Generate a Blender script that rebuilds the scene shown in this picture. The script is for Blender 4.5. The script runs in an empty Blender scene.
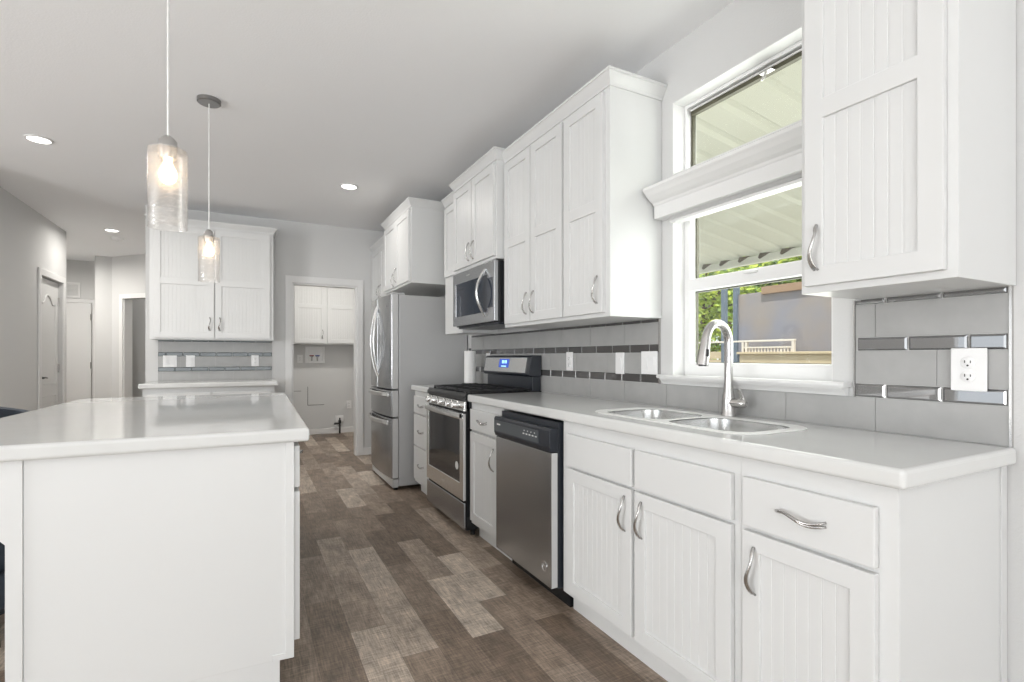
import bpy, bmesh, math, random
from mathutils import Vector, Matrix
R = math.radians
PI = math.pi
SC = bpy.context.scene
COL = SC.collection
random.seed(7)

# ------------------------------------------------------------------ camera
YAW = math.atan((512 - 248) / 506.0)
cd = bpy.data.cameras.new('camera')
cd.sensor_width = 36.0
cd.lens = 506.0 / 1024.0 * 36.0
cd.shift_y = 15.5 / 1024.0
cd.clip_start = 0.03
cam = bpy.data.objects.new('camera', cd)
COL.objects.link(cam)
cam.location = (0, 0, 1.17)
cam.rotation_euler = (R(90), 0, -YAW)
SC.camera = cam

# ------------------------------------------------------------------ world, sun, exposure
SC.view_settings.view_transform = 'Standard'
SC.view_settings.look = 'None'
SC.view_settings.gamma = 1.0
SC.view_settings.use_curve_mapping = False
SC.view_settings.exposure = 0.20
w = bpy.data.worlds.new('sky'); SC.world = w; w.use_nodes = True
wn = w.node_tree; wn.nodes.clear()
wo = wn.nodes.new('ShaderNodeOutputWorld'); wb = wn.nodes.new('ShaderNodeBackground')
wb.inputs['Color'].default_value = (0.86, 0.93, 1.0, 1); wb.inputs['Strength'].default_value = 1.5
wn.links.new(wb.outputs[0], wo.inputs[0])
sd = bpy.data.lights.new('sun', 'SUN'); sd.energy = 6.0; sd.angle = R(0.6); sd.color = (1, .96, .88)
sun = bpy.data.objects.new('sun', sd); COL.objects.link(sun)
sun.rotation_euler = Vector((.45, .35, -1.25)).to_track_quat('-Z', 'Y').to_euler()

def area(name, loc, direction, sx, sy, power, color=(1, 1, 1), spread=180):
    d = bpy.data.lights.new(name, 'AREA'); d.shape = 'RECTANGLE'; d.size = sx; d.size_y = sy
    d.energy = power; d.color = color; d.spread = R(spread)
    o = bpy.data.objects.new(name, d); COL.objects.link(o); o.location = loc
    o.rotation_euler = Vector(direction).to_track_quat('-Z', 'Z').to_euler()
    return o
# living room daylight from behind the camera, plus unseen upward fill lamps added
area('daylight_rear_window', (-1.45, -3.40, 1.35), (0, 1, .05), 4.4, 2.0, 27, (1, .99, .97))
area('rear_uplight_fill', (-1.45, -3.38, .9), (0, 1, 1.5), 4.4, 1.2, 105, (1, .99, .97))  # added upward fill lamp, brightens ceiling and walls
area('daylight_side_window', (-5.45, 1.0, 1.45), (1, 0, .05), 5.0, 1.8, 52, (.985, .99, 1))
area('side_uplight_fill', (-5.43, 1.0, 1.0), (1, .2, 1.5), 5.0, 1.2, 165, (1, .99, .97))  # second added uplight, fill from the side
area('daylight_kitchen_window', (2.06, 1.44, 1.72), (-1, 0, 0), 1.2, 1.5, 20, (1, 1, .97))

# ------------------------------------------------------------------ materials
def nm(name):
    m = bpy.data.materials.new(name); m.use_nodes = True
    return m, m.node_tree, m.node_tree.nodes['Principled BSDF']
def mat(name, col, rough=.5, metal=0, bump=0, bscale=60, spec=.5, coat=0, emit=None, es=0, var=0, vscale=4):
    m, t, b = nm(name)
    b.inputs['Base Color'].default_value = (*col, 1)
    b.inputs['Roughness'].default_value = rough
    b.inputs['Metallic'].default_value = metal
    b.inputs['Specular IOR Level'].default_value = spec
    b.inputs['Coat Weight'].default_value = coat
    b.inputs['Coat Roughness'].default_value = .05
    tc = t.nodes.new('ShaderNodeTexCoord')
    if emit:
        b.inputs['Emission Color'].default_value = (*emit, 1); b.inputs['Emission Strength'].default_value = es
    if var:
        n = t.nodes.new('ShaderNodeTexNoise'); n.inputs['Scale'].default_value = vscale; n.inputs['Detail'].default_value = 6
        t.links.new(tc.outputs['Object'], n.inputs['Vector'])
        r = t.nodes.new('ShaderNodeValToRGB')
        r.color_ramp.elements[0].position = .3; r.color_ramp.elements[1].position = .7
        r.color_ramp.elements[0].color = (*[c * (1 - var) for c in col], 1)
        r.color_ramp.elements[1].color = (*[min(1, c * (1 + var)) for c in col], 1)
        t.links.new(n.outputs['Fac'], r.inputs['Fac']); t.links.new(r.outputs['Color'], b.inputs['Base Color'])
    if bump:
        n = t.nodes.new('ShaderNodeTexNoise'); n.inputs['Scale'].default_value = bscale; n.inputs['Detail'].default_value = 3
        t.links.new(tc.outputs['Object'], n.inputs['Vector'])
        bp = t.nodes.new('ShaderNodeBump'); bp.inputs['Strength'].default_value = bump; bp.inputs['Distance'].default_value = .003
        t.links.new(n.outputs['Fac'], bp.inputs['Height']); t.links.new(bp.outputs['Normal'], b.inputs['Normal'])
    return m
def brushed(name, col, rough, axis=2):
    m, t, b = nm(name)
    b.inputs['Base Color'].default_value = (*col, 1); b.inputs['Metallic'].default_value = 1
    tc = t.nodes.new('ShaderNodeTexCoord'); mp = t.nodes.new('ShaderNodeMapping')
    s = [900, 900, 900]; s[axis] = 6
    mp.inputs['Scale'].default_value = s
    n = t.nodes.new('ShaderNodeTexNoise'); n.inputs['Scale'].default_value = 1; n.inputs['Detail'].default_value = 2
    t.links.new(tc.outputs['Object'], mp.inputs['Vector']); t.links.new(mp.outputs['Vector'], n.inputs['Vector'])
    mr = t.nodes.new('ShaderNodeMapRange'); mr.inputs['To Min'].default_value = rough * .94; mr.inputs['To Max'].default_value = rough * 1.06
    t.links.new(n.outputs['Fac'], mr.inputs['Value']); t.links.new(mr.outputs['Result'], b.inputs['Roughness'])
    return m
def thin_glass(name, tint=(1, 1, 1), refl=.08, frost=0.0, bump=0):
    m, t, b = nm(name); t.nodes.remove(b); out = t.nodes['Material Output']
    tr = t.nodes.new('ShaderNodeBsdfTransparent'); tr.inputs['Color'].default_value = (*tint, 1)
    gl = t.nodes.new('ShaderNodeBsdfGlossy'); gl.inputs['Roughness'].default_value = .02 + frost * .2
    lw = t.nodes.new('ShaderNodeLayerWeight'); lw.inputs['Blend'].default_value = .25
    mr = t.nodes.new('ShaderNodeMapRange'); mr.inputs['To Min'].default_value = refl * .4; mr.inputs['To Max'].default_value = min(1, refl * 6)
    t.links.new(lw.outputs['Facing'], mr.inputs['Value'])
    mx = t.nodes.new('ShaderNodeMixShader'); t.links.new(mr.outputs['Result'], mx.inputs[0])
    t.links.new(tr.outputs[0], mx.inputs[1]); t.links.new(gl.outputs[0], mx.inputs[2])
    last = mx
    if frost:
        df = t.nodes.new('ShaderNodeBsdfTranslucent'); df.inputs['Color'].default_value = (1, .99, .97, 1)
        m2 = t.nodes.new('ShaderNodeMixShader')
        if bump:
            tc = t.nodes.new('ShaderNodeTexCoord'); vo = t.nodes.new('ShaderNodeTexVoronoi'); vo.inputs['Scale'].default_value = 130
            t.links.new(tc.outputs['Object'], vo.inputs['Vector'])
            m3 = t.nodes.new('ShaderNodeMapRange'); m3.inputs['From Min'].default_value = .1; m3.inputs['From Max'].default_value = .45
            m3.inputs['To Min'].default_value = frost * 2.2; m3.inputs['To Max'].default_value = frost * .55
            t.links.new(vo.outputs['Distance'], m3.inputs['Value']); t.links.new(m3.outputs['Result'], m2.inputs[0])
            bp = t.nodes.new('ShaderNodeBump'); bp.inputs['Strength'].default_value = .5; bp.inputs['Distance'].default_value = .002
            t.links.new(vo.outputs['Distance'], bp.inputs['Height']); t.links.new(bp.outputs['Normal'], gl.inputs['Normal'])
        else:
            m2.inputs[0].default_value = frost
        t.links.new(mx.outputs[0], m2.inputs[1]); t.links.new(df.outputs[0], m2.inputs[2]); last = m2
    t.links.new(last.outputs[0], out.inputs['Surface'])
    return m

M = {}
M['cab'] = mat('cabinet_white_paint', (.68, .685, .68), .38, bump=.03, bscale=25)
M['trim'] = mat('trim_white_paint', (.77, .77, .765), .4)
M['door'] = mat('door_white_paint', (.70, .70, .695), .42)
M['wall'] = mat('grey_wall_paint', (.65, .652, .648), .85, bump=.35, bscale=130)
M['ceil'] = mat('ceiling_paint', (.885, .89, .90), .9, bump=.3, bscale=110)
M['quartz'] = mat('white_quartz', (.68, .685, .675), .06, spec=.5, var=.015, vscale=9)
M['nickel'] = mat('brushed_nickel', (.52, .51, .50), .27, 1)
M['canopy'] = mat('satin_canopy_metal', (.30, .295, .29), .35, 1)
M['chrome'] = mat('polished_chrome', (.80, .80, .80), .08, 1)
M['steel'] = brushed('stainless_steel', (.46, .47, .485), .26)
M['steel_h'] = brushed('stainless_steel_bright', (.74, .74, .73), .25, 1)
M['edge'] = mat('daylit_silver_door_edge', (.56, .56, .555), .35)  # silver door sides, lightened in colour to imitate reflected daylight
M['sink'] = brushed('sink_steel', (.62, .62, .61), .24, 0)
M['fside'] = mat('fridge_side_grey', (.47, .472, .472), .28, bump=.05, bscale=400)
M['black'] = mat('black_enamel', (.012, .013, .015), .22)
M['iron'] = mat('cast_iron', (.02, .02, .022), .55)
M['bplas'] = mat('black_plastic', (.022, .026, .034), .3)
M['strip'] = mat('dark_grey_button_strip', (.075, .085, .095), .3)
M['bglass'] = mat('dark_oven_glass', (.03, .03, .032), .06, spec=.5)
M['mglass'] = mat('dark_microwave_glass', (.02, .028, .045), .06, spec=.5)
M['screen'] = mat('blue_display', (.01, .02, .1), .2, emit=(.05, .12, .6), es=.8)
M['digits'] = mat('display_digits', (.3, .6, .8), .3, emit=(.4, .75, 1), es=1.2)
M['plate'] = mat('white_plastic', (.86, .86, .86), .3)
M['slot'] = mat('dark_slot', (.03, .03, .03), .6)
M['tile'] = mat('grey_ceramic_tile', (.385, .385, .38), .35, var=.05, vscale=14)
M['grout'] = mat('light_grout', (.52, .52, .51), .8)
M['gtile'] = mat('charcoal_glass_tile', (.062, .060, .060), .05, spec=.7, coat=.5)
M['mtile'] = mat('bevelled_grey_glass_tile', (.36, .36, .36), .025, .75)
M['btile'] = mat('blue_grey_glass_tile', (.11, .135, .145), .16, spec=.4)
M['rim'] = mat('white_sink_rim', (.86, .86, .85), .25)
M['paper'] = mat('paper_towel', (.86, .86, .85), .9, bump=.3, bscale=180)
M['navy'] = mat('dark_navy_upholstery', (.028, .038, .055), .6, bump=.2, bscale=300)
M['bulb'] = mat('lit_bulb', (1, .9, .75), .3, emit=(1, .72, .44), es=11)
M['led'] = mat('led_lens', (1, 1, 1), .3, emit=(1, .97, .92), es=5)
M['cord'] = mat('clear_white_cord', (.80, .80, .79), .4)
M['pglass'] = thin_glass('seeded_pendant_glass', (.985, .975, .965), .14, .065, True)
M['glass'] = thin_glass('window_glass', (.97, .99, .975), .035)
M['vinyl'] = mat('white_vinyl_frame', (.84, .84, .84), .35)
M['seal'] = mat('bronze_window_seal', (.085, .08, .05), .6)
M['brass'] = mat('valve_red', (.25, .04, .05), .4)
M['blue'] = mat('valve_blue', (.05, .08, .3), .4)
M['pvc'] = mat('black_drain_pipe', (.02, .02, .02), .5)
M['hardware'] = mat('dark_bronze_hardware', (.06, .06, .06), .35, .6)
M['awning'] = mat('cream_awning_metal', (.78, .775, .67), .55)
M['fascia'] = mat('white_fascia', (.88, .87, .80), .5)
M['gap_shade'] = mat('awning_gap_shade', (.20, .17, .14), .7)  # shade in the awning gaps as a dark colour
M['bark'] = mat('bark', (.13, .09, .06), .9, bump=.6, bscale=20, var=.3, vscale=8)
M['post'] = mat('blue_grey_post', (.09, .115, .15), .5)
M['beam'] = mat('brown_beam', (.25, .16, .10), .7)
M['tan'] = mat('tan_stucco', (.42, .34, .23), .9, bump=.3, bscale=40, var=.08, vscale=3)
M['rail'] = mat('white_rail', (.58, .52, .46), .6)
M['drive'] = mat('patio_concrete', (.50, .48, .44), .9, var=.1, vscale=1.5)
M['label'] = mat('pale_sticker', (.75, .75, .74), .4)

def leafmat(name, c1, c2):
    m, t, b = nm(name)
    tc = t.nodes.new('ShaderNodeTexCoord'); n = t.nodes.new('ShaderNodeTexNoise'); n.inputs['Scale'].default_value = 2.2; n.inputs['Detail'].default_value = 8
    t.links.new(tc.outputs['Object'], n.inputs['Vector']); r = t.nodes.new('ShaderNodeValToRGB')
    r.color_ramp.elements[0].position = .38; r.color_ramp.elements[1].position = .62
    r.color_ramp.elements[0].color = (*c1, 1); r.color_ramp.elements[1].color = (*c2, 1)
    t.links.new(n.outputs['Fac'], r.inputs['Fac']); t.links.new(r.outputs[0], b.inputs['Base Color'])
    b.inputs['Roughness'].default_value = .55
    tl = t.nodes.new('ShaderNodeBsdfTranslucent'); t.links.new(r.outputs[0], tl.inputs['Color'])
    mx = t.nodes.new('ShaderNodeMixShader'); mx.inputs[0].default_value = .35
    t.links.new(b.outputs[0], mx.inputs[1]); t.links.new(tl.outputs[0], mx.inputs[2])
    t.links.new(mx.outputs[0], t.nodes['Material Output'].inputs['Surface'])
    return m
M['leaf_a'] = leafmat('yellow_green_leaves', (.15, .26, .03), (.55, .60, .10))
M['leaf_b'] = leafmat('mid_green_leaves', (.05, .12, .03), (.22, .34, .08))

def screenmat():
    # woven shade mesh: grey lilac threads, half see-through
    m, t, b = nm('woven_shade_mesh')
    tc = t.nodes.new('ShaderNodeTexCoord')
    n = t.nodes.new('ShaderNodeTexNoise'); n.inputs['Scale'].default_value = 1.3; n.inputs['Detail'].default_value = 4
    t.links.new(tc.outputs['Object'], n.inputs['Vector'])
    r = t.nodes.new('ShaderNodeValToRGB')
    r.color_ramp.elements[0].position = .35; r.color_ramp.elements[1].position = .68
    r.color_ramp.elements[0].color = (.215, .21, .25, 1); r.color_ramp.elements[1].color = (.27, .225, .20, 1)
    t.links.new(n.outputs['Fac'], r.inputs['Fac']); t.links.new(r.outputs[0], b.inputs['Base Color'])
    b.inputs['Roughness'].default_value = .8
    tr = t.nodes.new('ShaderNodeBsdfTransparent'); mx = t.nodes.new('ShaderNodeMixShader'); mx.inputs[0].default_value = .12
    t.links.new(b.outputs[0], mx.inputs[1]); t.links.new(tr.outputs[0], mx.inputs[2])
    t.links.new(mx.outputs[0], t.nodes['Material Output'].inputs['Surface'])
    return m
M['mesh'] = screenmat()

def floormat():
    m, t, b = nm('vinyl_plank_floor'); L = t.links
    tc = t.nodes.new('ShaderNodeTexCoord'); mp = t.nodes.new('ShaderNodeMapping')
    mp.inputs['Rotation'].default_value = (0, 0, R(90)); mp.inputs['Location'].default_value = (3.77, 1.983, 0)
    L.new(tc.outputs['Object'], mp.inputs['Vector'])
    br = t.nodes.new('ShaderNodeTexBrick'); br.offset = .45; br.offset_frequency = 2
    br.inputs['Scale'].default_value = 1; br.inputs['Brick Width'].default_value = .61; br.inputs['Row Height'].default_value = .148
    br.inputs['Mortar Size'].default_value = .0006; br.inputs['Mortar Smooth'].default_value = .3
    br.inputs['Color1'].default_value = (0, 0, 0, 1); br.inputs['Color2'].default_value = (1, 1, 1, 1); br.inputs['Mortar'].default_value = (.35, .35, .35, 1)
    L.new(mp.outputs['Vector'], br.inputs['Vector'])
    r = t.nodes.new('ShaderNodeValToRGB'); e = r.color_ramp.elements
    e[0].position = 0; e[0].color = (.150, .110, .080, 1); e[1].position = 1; e[1].color = (.47, .40, .33, 1)
    for p, c in ((.3, (.205, .155, .116)), (.55, (.262, .204, .158)), (.8, (.35, .285, .228))):
        x = e.new(p); x.color = (*c, 1)
    L.new(br.outputs['Color'], r.inputs['Fac'])
    # woven / distressed texture inside every plank
    def noise(scale, vec, det=5, ro=.6):
        n = t.nodes.new('ShaderNodeTexNoise'); n.inputs['Scale'].default_value = 1; n.inputs['Detail'].default_value = det; n.inputs['Roughness'].default_value = ro
        q = t.nodes.new('ShaderNodeMapping'); q.inputs['Scale'].default_value = scale
        L.new(tc.outputs['Object'], q.inputs['Vector']); L.new(q.outputs[0], n.inputs['Vector']); return n
    a = noise((160, 9, 1), 0); c = noise((9, 160, 1), 0); d = noise((11, 5, 1), 0, 8, .78)
    ad = t.nodes.new('ShaderNodeMath'); ad.operation = 'ADD'; L.new(a.outputs['Fac'], ad.inputs[0]); L.new(c.outputs['Fac'], ad.inputs[1])
    mr = t.nodes.new('ShaderNodeMapRange'); mr.inputs['From Min'].default_value = .7; mr.inputs['From Max'].default_value = 1.3
    mr.inputs['To Min'].default_value = .50; mr.inputs['To Max'].default_value = 1.62; L.new(ad.outputs[0], mr.inputs['Value'])
    m2 = t.nodes.new('ShaderNodeMapRange'); m2.inputs['From Min'].default_value = .3; m2.inputs['From Max'].default_value = .7
    m2.inputs['To Min'].default_value = .58; m2.inputs['To Max'].default_value = 1.5; L.new(d.outputs['Fac'], m2.inputs['Value'])
    mu = t.nodes.new('ShaderNodeMath'); mu.operation = 'MULTIPLY'; L.new(mr.outputs[0], mu.inputs[0]); L.new(m2.outputs[0], mu.inputs[1])
    vm = t.nodes.new('ShaderNodeVectorMath'); vm.operation = 'SCALE'; L.new(r.outputs[0], vm.inputs[0]); L.new(mu.outputs[0], vm.inputs['Scale'])
    mo = t.nodes.new('ShaderNodeMixRGB'); mo.inputs['Color2'].default_value = (.10, .08, .065, 1)
    L.new(br.outputs['Fac'], mo.inputs['Fac']); L.new(vm.outputs[0], mo.inputs['Color1'])
    L.new(mo.outputs[0], b.inputs['Base Color'])
    b.inputs['Roughness'].default_value = .42
    bp = t.nodes.new('ShaderNodeBump'); bp.inputs['Strength'].default_value = .12; bp.inputs['Distance'].default_value = .002
    L.new(ad.outputs[0], bp.inputs['Height']); L.new(bp.outputs[0], b.inputs['Normal'])
    return m
M['floor'] = floormat()

# ------------------------------------------------------------------ mesh helpers
class MB:
    def __init__(s): s.bm = bmesh.new(); s.mi = 0
    def face(s, vs):
        try:
            f = s.bm.faces.new(vs); f.material_index = s.mi; return f
        except ValueError: return None
    def box(s, x0, x1, y0, y1, z0, z1):
        v = [s.bm.verts.new((x, y, z)) for x in (x0, x1) for y in (y0, y1) for z in (z0, z1)]
        for q in ((0, 1, 3, 2), (4, 6, 7, 5), (0, 4, 5, 1), (2, 3, 7, 6), (0, 2, 6, 4), (1, 5, 7, 3)): s.face([v[i] for i in q])
        return s
    def prism(s, poly, a0, a1, f):
        """poly in (p,q); f(p,q,a)->xyz"""
        A = [s.bm.verts.new(f(p, q, a0)) for p, q in poly]; B = [s.bm.verts.new(f(p, q, a1)) for p, q in poly]
        n = len(poly); s.face(A[::-1]); s.face(B)
        for i in range(n): s.face([A[i], A[(i + 1) % n], B[(i + 1) % n], B[i]])
        return s
    def rings(s, rings, cap=True, closed=False):
        V = [[s.bm.verts.new(p) for p in r] for r in rings]
        n = len(V[0]); m = len(V)
        for i in range(m if closed else m - 1):
            a, b = V[i], V[(i + 1) % m]
            for j in range(n): s.face([a[j], a[(j + 1) % n], b[(j + 1) % n], b[j]])
        if cap and not closed: s.face(V[0][::-1]); s.face(V[-1])
        return s
    def lathe(s, prof, c=(0, 0, 0), n=32, axis=2, cap=True):
        rs = []
        for r, h in prof:
            ring = []
            for i in range(n):
                a = 2 * PI * i / n; u, v = max(r, 1e-4) * math.cos(a), max(r, 1e-4) * math.sin(a)
                p = {2: (u, v, h), 1: (u, h, v), 0: (h, u, v)}[axis]
                ring.append((c[0] + p[0], c[1] + p[1], c[2] + p[2]))
            rs.append(ring)
        return s.rings(rs, cap)
    def tube(s, pts, rad, n=10, flat=1.0, closed=False):
        pts = [Vector(p) for p in pts]; m = len(pts)
        if not hasattr(rad, '__len__'): rad = [rad] * m
        rs = []; up = None
        for i, p in enumerate(pts):
            if closed: d = pts[(i + 1) % m] - pts[i - 1]
            else: d = pts[min(i + 1, m - 1)] - pts[max(i - 1, 0)]
            d.normalize()
            if up is None:
                up = Vector((0, 0, 1)) if abs(d.z) < .9 else Vector((1, 0, 0))
            up = (up - d * up.dot(d)).normalized(); sd_ = d.cross(up)
            rs.append([tuple(p + (up * math.cos(2 * PI * k / n) * flat + sd_ * math.sin(2 * PI * k / n)) * rad[i]) for k in range(n)])
        return s.rings(rs, True, closed)
    def grid(s, us, vs, holes, t0, t1, f):
        """slab on a cell grid; holes = set of (i,j) empty cells; f(u,v,t)->xyz"""
        H = {}
        def V(i, j, k):
            if (i, j, k) not in H: H[(i, j, k)] = s.bm.verts.new(f(us[i], vs[j], (t0, t1)[k]))
            return H[(i, j, k)]
        nu, nv = len(us) - 1, len(vs) - 1
        full = lambda i, j: 0 <= i < nu and 0 <= j < nv and (i, j) not in holes
        for i in range(nu):
            for j in range(nv):
                if not full(i, j): continue
                s.face([V(i, j, 0), V(i + 1, j, 0), V(i + 1, j + 1, 0), V(i, j + 1, 0)])
                s.face([V(i, j, 1), V(i, j + 1, 1), V(i + 1, j + 1, 1), V(i + 1, j, 1)])
                if not full(i - 1, j): s.face([V(i, j, 0), V(i, j + 1, 0), V(i, j + 1, 1), V(i, j, 1)])
                if not full(i + 1, j): s.face([V(i + 1, j, 0), V(i + 1, j, 1), V(i + 1, j + 1, 1), V(i + 1, j + 1, 0)])
                if not full(i, j - 1): s.face([V(i, j, 0), V(i, j, 1), V(i + 1, j, 1), V(i + 1, j, 0)])
                if not full(i, j + 1): s.face([V(i, j + 1, 0), V(i + 1, j + 1, 0), V(i + 1, j + 1, 1), V(i, j + 1, 1)])
        return s
    def plate_with_holes(s, outer, holes, z0, z1):
        loops = [outer] + holes; top = []; es = []
        for lp in loops:
            vs = [s.bm.verts.new((x, y, z1)) for x, y in lp]; top.append(vs)
            es += [s.bm.edges.new((vs[i], vs[(i + 1) % len(vs)])) for i in range(len(vs))]
        bmesh.ops.triangle_fill(s.bm, edges=es, use_beauty=True)
        fs = [f for f in s.bm.faces]
        bot = []
        mp = {}
        for vs in top:
            for v in vs: mp[v] = s.bm.verts.new((v.co.x, v.co.y, z0))
        for f in fs: s.face([mp[v] for v in f.verts][::-1])
        for vs in top:
            for i in range(len(vs)):
                a, b = vs[i], vs[(i + 1) % len(vs)]; s.face([a, b, mp[b], mp[a]])
        return s
    def build(s, name, m, parent=None, bevel=0, smooth=False, seg=2, angle=40, loc=None, rot=None):
        bmesh.ops.recalc_face_normals(s.bm, faces=s.bm.faces)
        me = bpy.data.meshes.new(name); s.bm.to_mesh(me); s.bm.free()
        for x in (m if isinstance(m, (list, tuple)) else [m]): me.materials.append(M[x])
        if smooth:
            for p in me.polygons: p.use_smooth = True
        o = bpy.data.objects.new(name, me); COL.objects.link(o)
        if parent: o.parent = parent
        if loc: o.location = loc
        if rot: o.rotation_euler = rot
        if bevel:
            b = o.modifiers.new('bevel', 'BEVEL'); b.width = bevel; b.segments = seg; b.limit_method = 'ANGLE'; b.angle_limit = R(angle)
            if smooth: pass
        if smooth:
            try:
                me.set_sharp_from_angle(angle=R(38))
            except Exception: pass
        return o

def tag(o, label=None, cat=None, group=None, kind=None):
    if label: o['label'] = label
    if cat: o['category'] = cat
    if group: o['group'] = group
    if kind: o['kind'] = kind
    return o
def thing(name, label, cat, loc=(0, 0, 0), rz=0, group=None, kind=None):
    o = bpy.data.objects.new(name, None); COL.objects.link(o); o.empty_display_size = .1
    o.location = loc; o.rotation_euler = (0, 0, R(rz)); tag(o, label, cat, group, kind); return o
def struct(name, mb, m, label, cat='structure', **k):
    o = mb.build(name, m, **k); tag(o, label, cat, None, 'structure'); return o
XY = lambda x0: (lambda u, v, t: (x0 + t, u, v))       # slab facing x: u=y, v=z
YX = lambda y0: (lambda u, v, t: (u, y0 + t, v))       # slab facing y: u=x, v=z

# ------------------------------------------------------------------ room shell
H_ = 2.68
struct('floor', MB().box(-5.72, 1.99, -3.62, 10.35, -.1, 0), 'floor', 'brown grey distressed vinyl plank floor', 'floor')
struct('ceiling', MB().box(-7.2, 1.99, -5.2, 10.35, H_, H_ + .14), 'ceil', 'pale textured flat ceiling over the kitchen', 'ceiling')  # unseen overhang past the outer walls, added to block sun patches
XW = 1.83
WY0, WY1 = 1.06, 1.82
struct('wall_right', MB().grid([-3.62, WY0, WY1, 8.22], [0, 1.06, 1.90, 2.05, 2.402, H_], {(1, 1), (1, 3)}, 0, .16, XY(XW)), 'wall',
       'grey wall behind the long worktop, with the sink windows', 'wall')
struct('wall_back', MB().grid([-.905, .436, 1.142, XW], [0, 1.995, H_], {(1, 0)}, 0, .12, YX(6.15)), 'wall',
       'grey wall at the end of the kitchen around the laundry doorway', 'wall')
struct('wall_left', MB().grid([5.2, 7.052, 7.766, 7.93], [0, 2.04, H_], {(1, 0)}, 0, -.12, XY(-1.95)), 'wall',
       'grey wall at far left holding the arched panel door', 'wall')
struct('wall_hall_far', MB().box(-5.72, -2.03, 10.2, 10.35, 0, H_).box(-2.03, XW, 10.2, 10.35, 0, H_), 'wall', 'darker grey wall at the end of the hallway', 'wall')
struct('wall_hall_jog', MB().prism([(-2.03, 9.6), (-1.83, 9.6), (-1.73, 9.72), (-1.93, 9.72), (-1.93, 10.2), (-2.03, 10.2)], 0, H_, lambda p, q, a: (p, q, a)), 'wall',
       'narrow grey wall corner beside the hall door', 'wall')
struct('wall_living', MB().box(-5.72, -2.07, 5.2, 5.32, 0, H_), 'wall', 'grey living room wall left of the hallway', 'wall')
struct('wall_hall_left', MB().box(-3.1, -2.98, 5.32, 10.2, 0, H_), 'wall', 'grey left wall of the hallway', 'wall')
struct('wall_rear', MB().grid([-5.72, -3.7, .8, 1.83], [0, .3, 2.3, H_], {(1, 1)}, 0, -.12, YX(-3.5)), 'wall', 'grey wall behind the camera with a wide window', 'wall')
struct('wall_side', MB().grid([-3.5, -1.6, 3.6, 5.2], [0, .5, 2.35, H_], {(1, 1)}, 0, -.12, XY(-5.6)), 'wall', 'grey living room wall with a wide window', 'wall')
# diagonal hall wall (45 degrees) with an open doorway
dg = thing('wall_diagonal', 'angled grey hall wall with an open doorway', 'wall', (-1.83, 9.60, 0), -45, kind='structure')
MB().grid([0, .245, 1.0, 2.0], [0, 2.04, H_], {(1, 0)}, 0, .12, lambda u, v, t: (u, t, v)).build('wall_panel', 'wall', dg)
MB().grid([.175, .245, 1.0, 1.07], [0, 2.035, 2.105], {(1, 0)}, -.018, 0, lambda u, v, t: (u, t, v)).build('door_casing', 'trim', dg, .004)
MB().box(.245, .262, 0, .12, 0, 2.035).build('door_jamb', 'trim', dg)
dl = MB().box(.955, .99, .13, .85, .01, 2.02).build('door_leaf', 'door', dg, .003)
MB().lathe([(.008, 0), (.008, .035), (.024, .04), (.026, .06), (.015, .075)], (.88, .78, .93), 16, 0).build('door_handle', 'hardware', dl, smooth=True)
struct('wall_laundry_left', MB().box(.24, .36, 6.27, 8.10, 0, H_), 'wall', 'grey left wall of the laundry room', 'wall')
struct('wall_laundry_back', MB().box(.24, XW, 8.10, 8.22, 0, H_), 'wall', 'grey back wall of the laundry room under the white cabinets', 'wall')
struct('wall_room_side', MB().box(-.55, -.43, 6.27, 10.2, 0, H_), 'wall', 'grey wall behind the kitchen end wall', 'wall')
# baseboards
struct('baseboard_laundry', MB().box(.36, XW, 8.085, 8.10, 0, .085), 'trim', 'white baseboard along the laundry back wall', 'baseboard', bevel=.004)
struct('baseboard_back', MB().box(1.212, XW, 6.135, 6.15, 0, .085), 'trim', 'white baseboard beside the laundry doorway', 'baseboard', bevel=.004)
struct('baseboard_left', MB().box(-1.95, -1.935, 5.32, 6.967, 0, .085), 'trim', 'white baseboard on the far left wall', 'baseboard', bevel=.004)
struct('baseboard_right', MB().box(1.815, 1.83, -3.5, .59, 0, .085), 'trim', 'white baseboard at the near end of the right wall', 'baseboard', bevel=.004)
# laundry doorway casing + jamb
struct('trim_1', MB().grid([.364, .436, 1.142, 1.212], [0, 1.995, 2.072], {(1, 0)}, -.018, 0, YX(6.15)), 'trim', 'white casing around the laundry doorway', 'door casing', bevel=.005)
struct('trim_2', MB().box(.436, .452, 6.15, 6.27, 0, 1.98).box(1.126, 1.142, 6.15, 6.27, 0, 1.98).box(.436, 1.142, 6.15, 6.27, 1.98, 1.995), 'trim', 'white jamb lining inside the laundry doorway', 'door jamb')

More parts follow.
